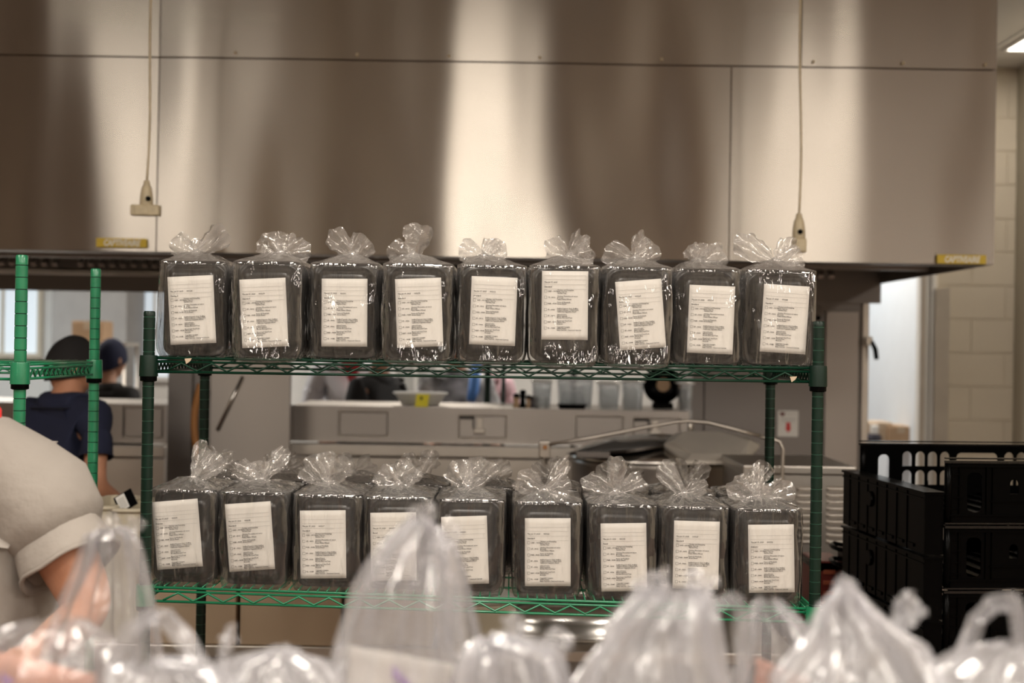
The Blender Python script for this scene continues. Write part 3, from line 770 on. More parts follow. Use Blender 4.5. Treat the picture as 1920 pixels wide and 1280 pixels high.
# ------------------------------------------------------------------ green wire racks
def post_mesh(name, ztop, mats, r=.0127):
    prof = []; mi = []
    z = 0.0; prof.append((r, 0))
    k = 1
    while k*.0254 < ztop-.01:
        zc_ = k*.0254
        prof += [(r, zc_-.0011), (r-.0011, zc_-.0006), (r-.0011, zc_+.0006), (r, zc_+.0011)]
        k += 1
    prof += [(r, ztop-.003), (r-.002, ztop), (.002, ztop)]
    m = MB(); m.lathe(prof, n=20)
    for i in range(len(prof)-1):
        (r0, z0), (r1, z1) = prof[i], prof[i+1]
        if r0 < r and z1 < ztop-.003:
            for q in range(20): m.m[i*20+q] = 1
    return m.mesh(name, mats, smooth=False, auto=.7)
def collar_mesh():
    m = MB(); m.lathe([(.0145,-.040),(.0205,-.040),(.0195,.002),(.0188,.006),(.0145,.006)], n=24)
    return m.mesh('corner_collar', [MT['green']], auto=.6)
def sleeve_mesh():
    m = MB(); m.lathe([(.0135,-.052),(.0185,-.050),(.0185,-.040),(.0135,-.040)], n=20)
    return m.mesh('sleeve', [MT['blackplastic']], auto=.6)
CM, SM = collar_mesh(), sleeve_mesh()
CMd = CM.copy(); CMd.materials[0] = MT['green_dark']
def wire_shelf(parent, w, dp, z, mat, drop=0, fwd_=0, gap=.0):
    """part: outline wires; its sub-parts: truss, mat, collars"""
    m = MB(); r = .003
    def T(p): return V((p[0], p[1], z+p[2]-drop*p[0]/w))
    e = .017
    for y in (0, dp):
        for zz, rr in ((0, r), (-.008, r*.9), (-.030, r)):
            m.tube([T((e, y, zz)), T((w-e, y, zz))], rr, 8)
    for x in (0, w):
        for zz, rr in ((0, r), (-.008, r*.9), (-.030, r)):
            m.tube([T((x, e, zz)), T((x, dp-e, zz))], rr, 8)
    fr = m.build('shelf', mat, parent, smooth=True)
    m = MB()
    for y in (0, dp):
        n = int((w-.08)/.033); st = (w-.08)/n
        m.tube([T((.04+i*st, y-.001, -.0105 if i % 2 else -.0275)) for i in range(n+1)], .0026, 6)
    for x in (0, w):
        n = int((dp-.06)/.016); st = (dp-.06)/n
        m.tube([T((x, .03+i*st, -.0105 if i % 2 else -.0275)) for i in range(n+1)], .0022, 6)
    m.build('truss_wire', mat, fr, smooth=True)
    m = MB()
    n = int(w/.021)
    for i in range(1, n):
        x = i*w/n; m.tube([T((x, -.002, .0035)), T((x, dp+.002, .0035))], .0016, 5)
    for y in (dp*.25, dp*.5, dp*.75): m.tube([T((0, y, 0)), T((w, y, 0))], .0025, 6)
    m.build('wire_mat', mat, fr, smooth=True)
    for x, y in ((0,0),(w,0),(0,dp),(w,dp)):
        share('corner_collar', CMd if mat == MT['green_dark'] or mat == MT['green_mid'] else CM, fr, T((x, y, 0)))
        share('sleeve', SM, fr, T((x, y, 0)))
    return fr
MT['green_mid'] = plain('mid_green_tone', (.0018,.028,.014), .34, .0, .15, 20, .05, 200, .4)  # darker green tone for the main rack's upper and bottom shelves
D0, DB = 3.13, .574
pl = P(279, 671, D0); pr = P(1534, 690, D0)
W0 = pr.x-pl.x
zU = (P(300, 671.5, D0).z+P(1500, 689.5, D0).z)/2
zL = P(300, 1100.5, D0).z; zLr = P(1510, 1141, D0).z
rack = empty('wire_rack', (pl.x, D0, 0), 0, 'dark green wire shelving rack in the middle holding two rows of bagged black trays', 'rack')
ztL = P(283, 583, D0).z
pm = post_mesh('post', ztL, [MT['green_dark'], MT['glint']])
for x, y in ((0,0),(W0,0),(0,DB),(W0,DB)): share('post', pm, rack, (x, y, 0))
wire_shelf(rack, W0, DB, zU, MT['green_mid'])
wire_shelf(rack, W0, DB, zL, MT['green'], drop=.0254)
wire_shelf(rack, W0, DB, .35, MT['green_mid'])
for x, y in ((0,0),(W0,0),(0,DB),(W0,DB)):
    m = MB(); m.lathe([(.02,0),(.02,.02),(.013,.03)], n=14); m.build('foot', MT['blackplastic'], rack, loc=(x, y, 0))
for px, py in ((346, 672), (1481, 706)):
    p = P(px, py, D0-.005); m = MB(); m.add([(0,0,0),(.016,0,.001),(.012,-.001,-.006),(.004,-.001,-.012),(0,.002,0),(.016,.002,.001),(.012,.002,-.006),(.004,.002,-.012)], [(0,1,2,3),(7,6,5,4),(0,4,5,1),(1,5,6,2),(2,6,7,3),(3,7,4,0)])
    m.build('tape_scrap', MT['tan'], rack, loc=p-rack.location)
# left rack
DN, DFr = 2.985, .53
pn = P(38, 676, DN); 
lrw = 1.17
lr = empty('wire_rack', (pn.x-lrw, DN, 0), 0, 'bright green empty wire rack at the far left, taller posts', 'rack')
zn = P(38, 478, DN).z
pm2 = post_mesh('post', zn, [MT['green'], MT['groove']])
for x, y in ((0,0),(lrw,0),(0,DFr),(lrw,DFr)): share('post', pm2, lr, (x, y, 0))
zls = P(60, 672, DN+.0).z
zls = P(38, 684, DN).z
wire_shelf(lr, lrw, DFr, zls, MT['green'])
wire_shelf(lr, lrw, DFr, .55, MT['green'])

# ------------------------------------------------------------------ bagged tray stacks
TW, TH = .142, .208
def sdf_rr(x, z, cx, cz, w, h, r):
    qx = abs(x-cx)-(w/2-r); qz = abs(z-cz)-(h/2-r)
    return sqrt(max(qx,0)**2+max(qz,0)**2)+min(max(qx,qz),0)-r
def tray_mesh(detail=True):
    m = MB(); nseg = 12
    insets = [0, .0005, .005, .0065, .008, .0095, .011, .013, .0155, .018, .021, .025, .030, .036, .043, .050, .058, .066] if detail else [0, .005, .008, .013, .03]
    loops = []
    def height(x, z):
        s = min(sdf_rr(x, z, 0, .150, .112, .088, .018), sdf_rr(x, z, -.0295, .056, .053, .082, .016), sdf_rr(x, z, .0295, .056, .053, .082, .016))
        outer = sdf_rr(x, z, 0, TH/2, .112, .178, .022)
        s2 = max(outer, -99)
        f = max(0, min(1, (.004-s)/.008)); f2 = max(0, min(1, (.010-s2)/.018))
        return .036-.026*f2-.0095*f*f*(3-2*f)
    for ii, ins in enumerate(insets):
        w, h = TW-2*ins, TH-2*ins
        r = max(.022-ins*.6, .004)
        r = min(r, w/2-.0005)
        pts = []
        for (sx_, sz_, a0) in ((1,1,0),(-1,1,90),(-1,-1,180),(1,-1,270)):
            for k in range(6):
                a = radians(a0+90*k/5); pts.append((sx_*(w/2-r)+r*cos(a), TH/2+sz_*(h/2-r)+r*sin(a)))
        # subdivide the long sides
        out = []
        for i in range(len(pts)):
            p, q = pts[i], pts[(i+1) % len(pts)]
            out.append(p)
            if i % 6 == 5:
                nn = 10
                for k in range(1, nn): out.append((p[0]+(q[0]-p[0])*k/nn, p[1]+(q[1]-p[1])*k/nn))
        loops.append([(x, (.038 if ii == 0 else .0365 if ii == 1 else .0362 if ins < .0055 else height(x, z)), z) for x, z in out])
    n = len(loops[0]); vs = [p for l in loops for p in l]
    fs = [[j*n+k, (j+1)*n+k, (j+1)*n+(k+1) % n, j*n+(k+1) % n] for j in range(len(loops)-1) for k in range(n)]
    fs.append([(len(loops)-1)*n+k for k in range(n)])
    m.add(vs, fs)
    return m.mesh('tray', MT['traypl'], smooth=True)
TM = tray_mesh(True); TM2 = tray_mesh(False)
mm = MB(); o2 = rrect(TW-.006, TH-.006, .02, 4, 0, TH/2); mm.plate(o2, [], .0012, lambda x, z, q: (x, .0385+q, z)); LM = mm.mesh('tray_lid', MT['lid'])
mm = MB(); mm.grid(lambda u, v: ((u-.5)*.108, .037-.004*N3(u*9, v*9, 2)-.003, .016+v*.176), 8, 12); FM = mm.mesh('food', MT['food'], smooth=True)

ITEMS = [('CAD - 0012', 'Chicken and Dumpling\nBaby Carrots\nGarden Peas'), ('CF - 0012', 'Chicken Florentine w/ sauce\nBroccoli\nPasta White Wheat'), ('PAB - 0008', 'Penne & Meatballs\nGreen Beans'),
         ('SP - 0006', 'Stuffed Peppers Gnd. Stuffing\nCollard Greens + White Rice\nCalifornia Vegetable Blend'), ('SF - 0006', 'Salted Potato\nBaked Spinach\nBrown Rice and Peas'), ('BAP - 0008', 'Bread and Gnd Pork\nWhole Rice\nBrussels'),
         ('VL - 0048', 'Vegetable Lasagna\nWhite Beans\nBaby Carrots - Seasoned Carrots')]
def join_meshes(lst, name, mats):
    bm = bmesh.new()
    for me, M_, mi in lst:
        n0 = len(bm.verts); bm.from_mesh(me); bm.verts.ensure_lookup_table(); bm.faces.ensure_lookup_table()
        for v in bm.verts[n0:]: v.co = M_ @ v.co
        for f in bm.faces:
            if not f.tag: f.material_index = mi; f.tag = True
    out = bpy.data.meshes.new(name); bm.to_mesh(out); bm.free()
    for m_ in mats: out.materials.append(m_)
    return out
def label_print(num, kind, top):
    """lettering and rules of the paper label, in label coordinates x right, z up, centred; faces -y"""
    RX = Matrix.Rotation(radians(90), 4, 'X'); lst = []
    w, h = .101, .150
    def tx(s, size, x, z, line=1.0):
        me = text_mesh(s, size, 0, 'LEFT', 1.0, 0, 0, line, .00007); lst.append((me, Matrix.Translation((x, 0, z)) @ RX, 0))
    z0 = h/2-top
    tx('Thu Jul 17, 2025      '+num, .0043, -.045, z0)
    tx(kind, .0046, -.045, z0-.0100)
    m = MB()
    def ln(x0, x1, z): m.add([(x0,0,z-.00022),(x1,0,z-.00022),(x1,0,z+.00022),(x0,0,z+.00022)], [(0,1,2,3)])
    for q in (z0+.016, z0+.0075, z0-.0035, z0-.0135): ln(-.046, .046, q)
    gl = MB()
    y = z0-.0195
    for i, (code, txt) in enumerate(ITEMS):
        yy = y-i*.0134
        x0, x1, b, t_ = -.045, -.0393, yy-.0015, yy+.0042
        for A, B in (((x0,b),(x1,b+.0004)), ((x0,t_-.0004),(x1,t_)), ((x0,b),(x0+.0004,t_)), ((x1-.0004,b),(x1,t_))):
            gl.add([(A[0],0,A[1]),(B[0],0,A[1]),(B[0],0,B[1]),(A[0],0,B[1])], [(0,1,2,3)])
        tx(code, .0041, -.0375, yy)
        tx(txt, .0039, -.017, yy+.0028, .88)
    lm_ = m.mesh('rules', MT['inkfaint']); g_ = gl.mesh('boxes', MT['ink'])
    lst.append((lm_, Matrix.Identity(4), 1)); lst.append((g_, Matrix.Identity(4), 0))
    return join_meshes(lst, 'label_print', [MT['ink'], MT['inkfaint']])
PRINTS = {}
def get_print(kind, top, num):
    key = (kind, top, num)
    if key not in PRINTS: PRINTS[key] = label_print(num, kind, top)
    return PRINTS[key]

def paper(parent, w, h, cx, cz, tilt, curl, kind, top, num, y=-.0008):
    m = MB()
    def f(u, v):
        x = (u-.5)*w; z = (v-.5)*h
        return (x, -curl*(.5-.5*cos(2*pi*u))*max(0, v-.8)*5*.2 - curl*N3(u*2, v*2, cx*40)*.5, z)
    m.grid(f, 8, 12)
    for p in m.v: pass
    o = m.build('paper_label', MT['paper'], parent, smooth=True, loc=(cx, y, cz))
    s = o.modifiers.new('t', 'SOLIDIFY'); s.thickness = .0004
    o.rotation_euler = (0, -tilt, 0)
    share('label_print', get_print(kind, top, num), o, (0, -.0012-curl*.25, 0))
    return o

def bag_shell(seed, w, h, dep, sag, puff, neck):
    rnd = random.Random(seed)
    na = 112
    lv = []  # (kind, t)
    nx, ny = neck
    rows = [('b', .25), ('b', .7), ('b', .93)]+[('s', t/26) for t in range(27)]+[('g', t/9) for t in range(1, 10)]
    base = rrect(w, dep, .022, 5)
    # resample outline evenly
    L = []; tot = 0
    n = len(base)
    seg = [sqrt((base[(i+1)%n][0]-base[i][0])**2+(base[(i+1)%n][1]-base[i][1])**2) for i in range(n)]
    tot = sum(seg); pts = []
    for k in range(na):
        s = tot*k/na; i = 0
        while s > seg[i]: s -= seg[i]; i += 1
        a, b = base[i], base[(i+1) % n]; f = s/max(seg[i], 1e-9)
        pts.append((a[0]+(b[0]-a[0])*f, a[1]+(b[1]-a[1])*f))
    m = MB()
    for kd, t in rows:
        for k, (x, y) in enumerate(pts):
            r = sqrt((x/w)**2+(y/dep)**2)+1e-6
            nxn, nyn = x/w/r, y/dep/r
            front = max(0, -y/(dep/2))**4
            if kd == 'b':
                X, Y, Z = x*t, y*t, -.0012+ .002*N3(x*60, y*60, seed)
                if front > .3: Z -= sag*.8*t*front*(1-(x/(w/2))**2*.7)
            elif kd == 's':
                z = t*h; wr = .0028*N3(k*.35, z*9, seed*1.7)+.0030*N3(k*1.1, z*16, seed)+.0016*N3(k*2.7, z*30, seed+5)
                crn = .0035*(abs(nxn*nyn)*2)*N3(z*14, seed, 3)
                bl = puff*sin(pi*min(1, t*1.02))*.35
                X, Y = x+nxn*(wr+bl+crn), y+nyn*(wr+bl*.6+crn)
                # bag bottom rounds in, film tail hangs at the front
                rd = max(0, 1-t/.10)
                X *= 1-.07*rd*rd
                Z = z
                if front > .3 and t < .2: Z -= sag*front*(1-t/.2)*(1-(x/(w/2))**2*.55); Y -= .006*front*(1-t/.2)*sag/.012
            else:
                s = t**.85; pl_ = .0045*sin(k*2*pi/na*17+seed)*t*(1-t*.5)+.003*N3(k*.8, t*3, seed+9)
                X = (x)*(1-s)+ (nx+nxn*.006)*s + nxn*pl_
                Y = (y)*(1-s)+ (ny+nyn*.006)*s + nyn*pl_
                Z = h+.001+.024*t**1.6+.009*sin(pi*t)*(.6+N3(k*.25, seed, 1))+.0035*N3(k*1.1, t*4, seed+2)
            m.v.append(V((X, Y+dep/2-.005, Z)))
    R_ = len(rows)
    for j in range(R_-1):
        for k in range(na):
            m.f.append([j*na+k, j*na+(k+1) % na, (j+1)*na+(k+1) % na, (j+1)*na+k]); m.m.append(1 if rows[j+1][0] == 'g' else 0)
    m.f.append(list(range(na))[::-1]); m.m.append(0)
    return m
def ear_mesh(seed, L, Wd, ang, lean=0.0, curl=.3, mat=None):
    """crumpled fan of film growing from the knot; ang measured from straight up, + to the right"""
    m = MB(); nu, nv = 18, 14
    dx, dz = sin(ang), cos(ang); px_, pz = cos(ang), -sin(ang)
    rnd = random.Random(seed); ph = rnd.uniform(0, 6); fr = rnd.choice((3, 4, 5))
    def f(u, v):
        s = (u-.5)*2
        wd = Wd*(.12+.88*v**.7)*(1-.25*v*v*abs(s))
        ln = L*v*(1-.22*abs(s)**2*(v) + .16*N3(u*3, seed, 2)*v)
        a = s*wd*.5
        pl_ = (.10+.16*v)*Wd*sin(s*fr*1.5+ph)*.6 + .006*N3(u*5, v*4, seed)
        cr = curl*L*v*v*.5
        x = dx*ln+px_*a + .006*N3(u*4+7, v*5, seed); z = dz*ln+pz*a+.006*N3(u*4, v*5, seed+3)
        return (x, pl_+lean*ln+cr, z)
    m.grid(f, nu, nv)
    return m
GRP_U, GRP_L = 'bagged black tray stacks on the upper shelf', 'bagged black tray stacks on the lower shelf'
def pack(cx_px, top_px, shelf_z, dfront, label_c, tilt_deg, kind, top, num, lab, group, ears, sag=.0, ws=1.0, seed=1, rz=0, curl=.0015, wl=.0, ntr=6, detail=True, extra=None):
    c = P(cx_px, top_px+90, dfront)
    # the tray front is at dfront; stands on the shelf mat
    t = empty('bagged_tray_stack', (c.x, dfront, shelf_z), rz, lab, 'bagged meal', group)
    for k in range(ntr):
        o = share('tray', TM if k == 0 else TM2, t, (.0006*random.Random(seed*7+k).uniform(-2,2), .041*k, .0008))
        if ntr <= 6 and (k or True): share('tray_lid', LM, t, (0, .041*k, .0008))
    if label_c:
        lp = P(label_c[0], label_c[1], dfront); dxl = lp.x-c.x; dzl = lp.z-shelf_z
        paper(t, .101, .150, dxl, dzl, radians(tilt_deg), curl, kind, top, num, y=-.0020)
    rnd = random.Random(seed*13+5)
    H_ = TH+.002
    neck = (rnd.uniform(-.02, .02), rnd.uniform(-.09, -.05))
    if extra: neck = (extra, neck[1])
    dep = .041*ntr+.012
    s = bag_shell(seed, TW+.012*ws, H_, dep, sag, .006*ws, neck)
    s.build('bag_film', [MT['bag'], MT['ear']], t, smooth=True)
    nk = V((neck[0], neck[1]+dep/2-.005, H_+.022))
    m = MB(); m.grid(lambda u, v: V(((.010+.003*N3(u*7, v*5, seed))*cos(2*pi*u)*sin(pi*v), (.010+.003*N3(u*9, v*5, seed))*sin(2*pi*u)*sin(pi*v), .009*cos(pi*v))), 14, 8, closeu=True)
    m.build('knot', MT['ear'], t, smooth=True, loc=nk)
    for i, (a, L, Wd) in enumerate(ears):
        ear_mesh(seed*10+i, L*1.22, Wd*1.6, radians(a), rnd.uniform(-.3, .25), rnd.uniform(-.2, .5)).build('film_ear', MT['ear'], t, smooth=True, loc=nk-V((0, 0, .004)))
    return t
# seam strip of film down the front is part of the wrinkle pattern
UP = [
 (359,496,(360,581),3.6,'Standard',.034,'000126','first from the left post, label leaning left',[(-62,.055,.05),(-8,.03,.035),(52,.075,.05)],.004,0,'.',),
 (499,499,(495,586.5),3.4,'Standard',.034,'000218','second from the left post, film bottom drooping over the edge',[(-50,.05,.05),(8,.042,.045),(74,.055,.05)],.013,-.03,'.'),
 (644,501,(646,586),.6,'Standard',.034,'000301','third from the left, straight label and two upright film ears',[(-42,.060,.045),(40,.045,.055)],.003,0,'.'),
 (781,505,(786,586),2.8,'Standard',.034,'000274','fourth from the left, with one tall puffed film ear',[(-70,.05,.045),(10,.062,.055)],.013,-.03,'.'),
 (921,507,(925,583),-1.4,'Standard',.034,'000312','fifth from the left, in the middle of the row',[(-68,.05,.045),(30,.04,.04),(60,.045,.045)],.008,-.015,'.'),
 (1058,505,(1059,572.5),.3,'Standard',.026,'','sixth from the left, label set high',[(-55,.05,.05),(30,.055,.035),(80,.045,.05)],.015,-.04,'.'),
 (1195,514,(1201,589.5),5.0,'Renal',.036,'000265','seventh from the left, label clearly twisted',[(-72,.06,.05),(8,.052,.028),(52,.05,.05)],.014,-.035,'.'),
 (1326,514,(1333,599),-1.5,'Standard',.034,'070150','eighth from the left, with a small bow knot',[(-30,.035,.035),(18,.036,.035),(70,.055,.05)],.005,0,'.'),
 (1462,515,(1471,598),-3.0,'Standard',.034,'070144','last on the right, loose film bulging toward the post',[(-58,.085,.05),(38,.055,.045),(80,.05,.06)],.004,0,'.')]
for i, (cx, tp, lc, tl, kd, tpp, num, txt, ears, sag, fw, _) in enumerate(UP):
    pack(cx, tp, zU+.0055, D0+.012+fw, lc, tl, kd, tpp, num, 'bagged trays, upper shelf, '+txt, GRP_U, ears, sag, 1.0+(.8 if i == 8 else 0), seed=11+i, extra=(None, .02, None, -.012, 0, .01, .0, 0, -.005)[i])
def zlow(px): return zL-.0254*(P(px, 1100, D0).x-pl.x)/W0+.0055
LO = [
 (341,912,(333,1001),5.5,'Diabetic',.040,'000415','first at the left post, label buckled and slipping',[(12,.075,.032),(50,.07,.045)],'.'),
 (475,916,(469,1005.5),4.8,'Standard',.040,'000208','second from the left post, label leaning left',[(-64,.06,.05),(-20,.04,.05),(36,.075,.035)],'.'),
 (613,925,(606,1020),1.5,'Standard',.036,'000217','third from the left, wide dome of loose film',[(-38,.06,.07),(24,.06,.07)],'.'),
 (745,930,(738,1024),1.6,'Renal',.036,'000602','fourth from the left, partly behind the tall foreground bag',[(-50,.05,.05),(30,.05,.06)],'.'),
 (881,934,(872,1031),2.8,'Standard',.036,'000601','fifth from the left, in the middle of the row',[(-30,.055,.06),(35,.065,.06)],'.'),
 (1026,938,(1027,1034.5),.9,'Standard',.036,'000122','sixth from the left, one long film ear pointing up right',[(-60,.06,.05),(34,.075,.028),(70,.05,.05)],'.'),
 (1167,945,(1169.5,1044),1.6,'Renal',.036,'000152','seventh from the left, a pointed upright film ear above it',[(-70,.065,.05),(2,.07,.04),(60,.06,.04)],'.'),
 (1302,946,(1305,1040),-.6,'Standard',.036,'010127','eighth from the left, film ear curling to the left',[(-40,.075,.04),(55,.045,.035)],'.'),
 (1441,950,(1446,1046.5),1.6,'Diabetic',.040,'000502','last at the right post, slim film loop standing up',[(-60,.06,.05),(2,.065,.026),(35,.035,.03),(70,.07,.05)],'.')]
for i, (cx, tp, lc, tl, kd, tpp, num, txt, ears, _) in enumerate(LO):
    pack(cx, tp, zlow(cx)-.001, D0+.012, lc, tl, kd, tpp, num, 'bagged trays, lower shelf, '+txt, GRP_L, ears, .004, 1.0, seed=31+i, curl=.006 if i == 0 else .0015)
ROWN = ['behind the first front bag', 'behind the second front bag', 'behind the third front bag', 'behind the fourth front bag', 'behind the fifth front bag', 'behind the sixth front bag', 'behind the seventh front bag', 'behind the eighth front bag', 'behind the last front bag']
for i in range(9):
    cx = 402+i*126
    sd = 61+i; rr = random.Random(sd)
    ears = [(rr.uniform(-60,-20), rr.uniform(.04,.06), .045), (rr.uniform(15,60), rr.uniform(.04,.06), .045)]
    pack(cx, 900, zlow(cx)-.001, D0+.30, None, 0, '', 0, '', 'bagged black trays in the rear row of the lower shelf, %s' % ROWN[i], 'bagged tray stacks in the rear row of the lower shelf', ears, 0, .6, seed=sd, ntr=5)

# ------------------------------------------------------------------ black crates
def crate_mesh_side(w, h, style):
    """returns part mesh standing in the x-z plane, thickness in +y, bottom at z=0"""
    t = .004
    m = MB(); holes = []
    def arch(cx, cz, aw, ah):
        r = aw/2; pts = [(cx-r, cz-ah/2), (cx+r, cz-ah/2), (cx+r, cz+ah/2-r)]
        pts += [(cx+r*cos(a), cz+ah/2-r+r*sin(a)) for a in [pi*k/8 for k in range(1, 8)]]
        pts += [(cx-r, cz+ah/2-r)]
        return pts
    if style == 'arched':
        for cz in (h*.72, h*.44):
            for sgn in (-1, 1):
                for k in range(4): holes.append(arch(sgn*(w*.5-.14-k*.034), cz, .023, .036))
        holes.append(rrect(.115, .034, .014, 4, 0, h*.74))
    elif style == 'slot':
        holes.append(rrect(.038, .098, .014, 4, -w*.5+.070, h*.5))
        holes.append(rrect(.038, .098, .014, 4, w*.5-.070, h*.5))
        for sgn in (-1, 1): holes.append(arch(sgn*(w*.5-.172), h*.60, .022, .036))
    elif style == 'bigarch':
        for dz in (.040, .094):
            for sgn in (-1, 1):
                for off in (.097, .134, .171, .210): holes.append(arch(sgn*off, h-dz, .028, .042))
        holes.append(rrect(.124, .037, .014, 4, 0, h-.040))
        for sgn in (-1, 1): holes.append(rrect(.033, .075, .014, 4, sgn*.28, h-.066))
    elif style == 'blank':
        holes.append(rrect(.09, .03, .014, 4, 0, h*.72))
    m.plate([(-w/2, 0), (w/2, 0), (w/2, h), (-w/2, h)], holes, t, lambda x, z, q: (x, q, z))
    # outer ribs
    def rib(x0, z0, x1, z1): m.box((x0, -.005, z0), (x1, .0, z1))
    rib(-w/2, h-.012, w/2, h-.006); rib(-w/2, .016, w/2, .020)
    if style == 'slot':
        for sgn in (-1, 1):
            for k in range(4):
                z = h*(.22+.19*k); a, b = sorted((sgn*(w*.5-.004), sgn*(w*.5-.038))); rib(a, z, b, z+.002)
            x = sgn*(w*.5-.030); rib(x-.001, .02, x+.001, h-.01); x = sgn*(w*.5-.10); rib(x-.0015, .02, x+.0015, h-.01)
            x = sgn*(w*.5-.115); rib(x-.001, .02, x+.001, h-.01)
        rib(-w/2+.11, h*.34, w/2-.11, h*.36)
    else:
        for k in range(-4, 5):
            x = k*w/9.5; rib(x-.001, .02, x+.001, h*.30); rib(x-.001, h*.86, x+.001, h-.01)
        for sgn in (-1, 1): x = sgn*(w/2-.02); rib(x-.0015, .02, x+.0015, h-.01)
    return m.mesh('side_panel', MT['blackplastic'])
_cache = {}
def crate(loc, rz, w, dp, h, label, front='slot', side='blank', group=None, back=None):
    low = back is not None
    t = empty('plastic_crate', loc, rz, label, 'crate', group)
    for key, ww, st in (('f', w, front), ('s', dp, side)):
        kk = (ww, h, st)
        if kk not in _cache: _cache[kk] = crate_mesh_side(ww, h-.012, st)
    f, s = _cache[(w, h, front)], _cache[(dp, h, side)]
    share('side_panel', f, t, (0, -dp/2, 0)); 
    kk = (w, h, back)
    if kk not in _cache: _cache[kk] = crate_mesh_side(w, h-.012, back or front)
    share('side_panel', _cache[kk], t, (0, dp/2, 0), (0, 0, pi))
    m = MB(); m.box((-w/2, -dp/2+.01, 0), (-w/2+.004, dp/2-.01, .03)); m.build('low_side', MT['blackplastic'], t)
    share('side_panel', s, t, (w/2, 0, 0), (0, 0, pi/2))
    kk = ('rim', w, dp, h, low)
    if kk not in _cache:
        m = MB()
        def rimz(z, r, dz):
            m.box((-w/2-.007, -dp/2-.007, z), (w/2+.007, -dp/2+.004, z+dz)); m.box((-w/2-.007, dp/2-.004, z), (w/2+.007, dp/2+.007, z+dz)); m.box((w/2-.004, -dp/2, z), (w/2+.007, dp/2, z+dz)); return
            o = rrect(w+.014, dp+.014, .014, 4); i_ = rrect(w-.008, dp-.008, .01, 4)
            m.plate(o, [i_], dz, lambda x, y, q: (x, y, z+q))
        rimz(h-.014, 0, .006); rimz(h-.004, 0, .0035)
        _cache[kk] = m.mesh('rim', MT['blackgloss'])
        m = MB(); m.plate(rrect(w-.004, dp-.004, .01, 4), [], .005, lambda x, y, q: (x, y, .001+q))
        for k in range(-5, 6): m.box((k*w/12-.002, -dp/2+.01, .006), (k*w/12+.002, dp/2-.01, .014))
        _cache[('base', w, dp, h)] = m.mesh('base', MT['blackplastic'])
        m = MB(); m.lathe([(.009,0),(.009,.5*h),(.009,h-.014)], n=12)
        _cache[('cp', w, dp, h)] = m.mesh('corner_pillar', MT['blackplastic'], smooth=True)
    share('rim', _cache[kk], t); share('base', _cache[('base', w, dp, h)], t)
    for a in (-1, 1):
        for b in (-1, 1): share('corner_pillar', _cache[('cp', w, dp, h)], t, (a*(w/2-.003), b*(dp/2-.003), 0))
    return t
h1, cw, cdp = .160, .69, .62
rzc = radians(5.5)
pF = P(1777, 857, 3.5); zt = pF.z
exc, eyc = V((cos(rzc), sin(rzc), 0)), V((-sin(rzc), cos(rzc), 0))
cen = V((pF.x, 3.5, 0))+exc*(cw/2)+eyc*(cdp/2)
nR = int(zt/h1)
WHICH = ['topmost, its arched far wall showing', 'second from the top', 'third from the top', 'fourth from the top', 'fifth from the top', 'sixth from the top', 'lowest but one', 'lowest one on the dolly', 'lowest']
def gate_mesh():
    """low outer side gate hooked on the left of every crate"""
    m = MB(); H_ = h1-.006
    m.box((-.050,-cdp/2+.006,0),(-.046,cdp/2-.006,H_)); m.box((-.006,-cdp/2+.006,0),(-.003,cdp/2-.006,H_))
    m.box((-.050,-cdp/2+.004,.0),(-.003,-cdp/2+.008,H_)); m.box((-.050,cdp/2-.008,0),(-.003,cdp/2-.004,H_))
    m.box((-.055,-cdp/2,H_-.006),(.0,cdp/2,H_)); m.box((-.053,-cdp/2+.002,H_-.020),(-.046,cdp/2-.002,H_-.016))
    for k in range(7):
        y = (-.22+k*.073); m.box((-.0535,y-.018,.010),(-.050,y+.018,.018)); m.box((-.0525,y+.030,.0),(-.050,y+.032,H_))
    m.lathe([(.016,0),(.022,-.004),(.020,-.008)], c=(-.048,.08,H_*.62), n=16, ax='x')
    return m.mesh('side_gate', MT['blackplastic'])
GM = gate_mesh()
for k in range(nR):
    o = crate((cen.x, cen.y, zt-(k+1)*h1), rzc, cw, cdp, h1, 'black plastic crate in the stack at the right, '+WHICH[k], 'slot', 'blank', 'black crates stacked at the right', 'bigarch')
    share('side_gate', GM, o, (-cw/2-.004, 0, -.080 if zt-(k+1)*h1 > .18 else -.02))
zb = zt-nR*h1
t = empty('crate_dolly', (cen.x, cen.y, 0), rzc, 'low black dolly under the crate stack at the right', 'dolly')
m = MB(); m.box((-cw/2, -cdp/2, zb-.03), (cw/2, cdp/2, zb-.001)); m.build('platform', MT['blackplastic'], t)
for a in (-1, 1):
    for b in (-1, 1):
        hh = max((zb-.03)/2, .02)
        m = MB(); m.lathe([(hh,-.012),(hh,.012)], c=(a*(cw/2-.05), b*(cdp/2-.05), hh), n=16, ax='x'); m.build('wheel', MT['blackplastic'], t)
# black tote handles left of the crates
t = empty('black_tote', (xat(1590, 4.3, 1040)-.0, 4.28, 0), 0, 'black tote with rounded handle loops sticking out left of the crates', 'tote')
zt = zat(1026, 4.3, 1575)
m = MB(); m.box((-.02,-.08,.3),(.05,.08,zt-.01)); m.build('body', MT['blackplastic'], t, bevel=.01)
for dz in (0, -.045):
    m = MB(); m.tube([(.0,-.07,zt+dz),(-.03,-.07,zt+dz+.004),(-.045,-.05,zt+dz+.004),(-.05,.0,zt+dz+.004),(-.045,.05,zt+dz+.004),(-.03,.08,zt+dz+.004),(0,.08,zt+dz)], .007, 8); m.build('handle_loop', MT['blackplastic'], t, smooth=True)
m = MB(); m.box((-.015,-.07,0),(.045,.07,.3)); m.build('base', MT['blackplastic'], t)

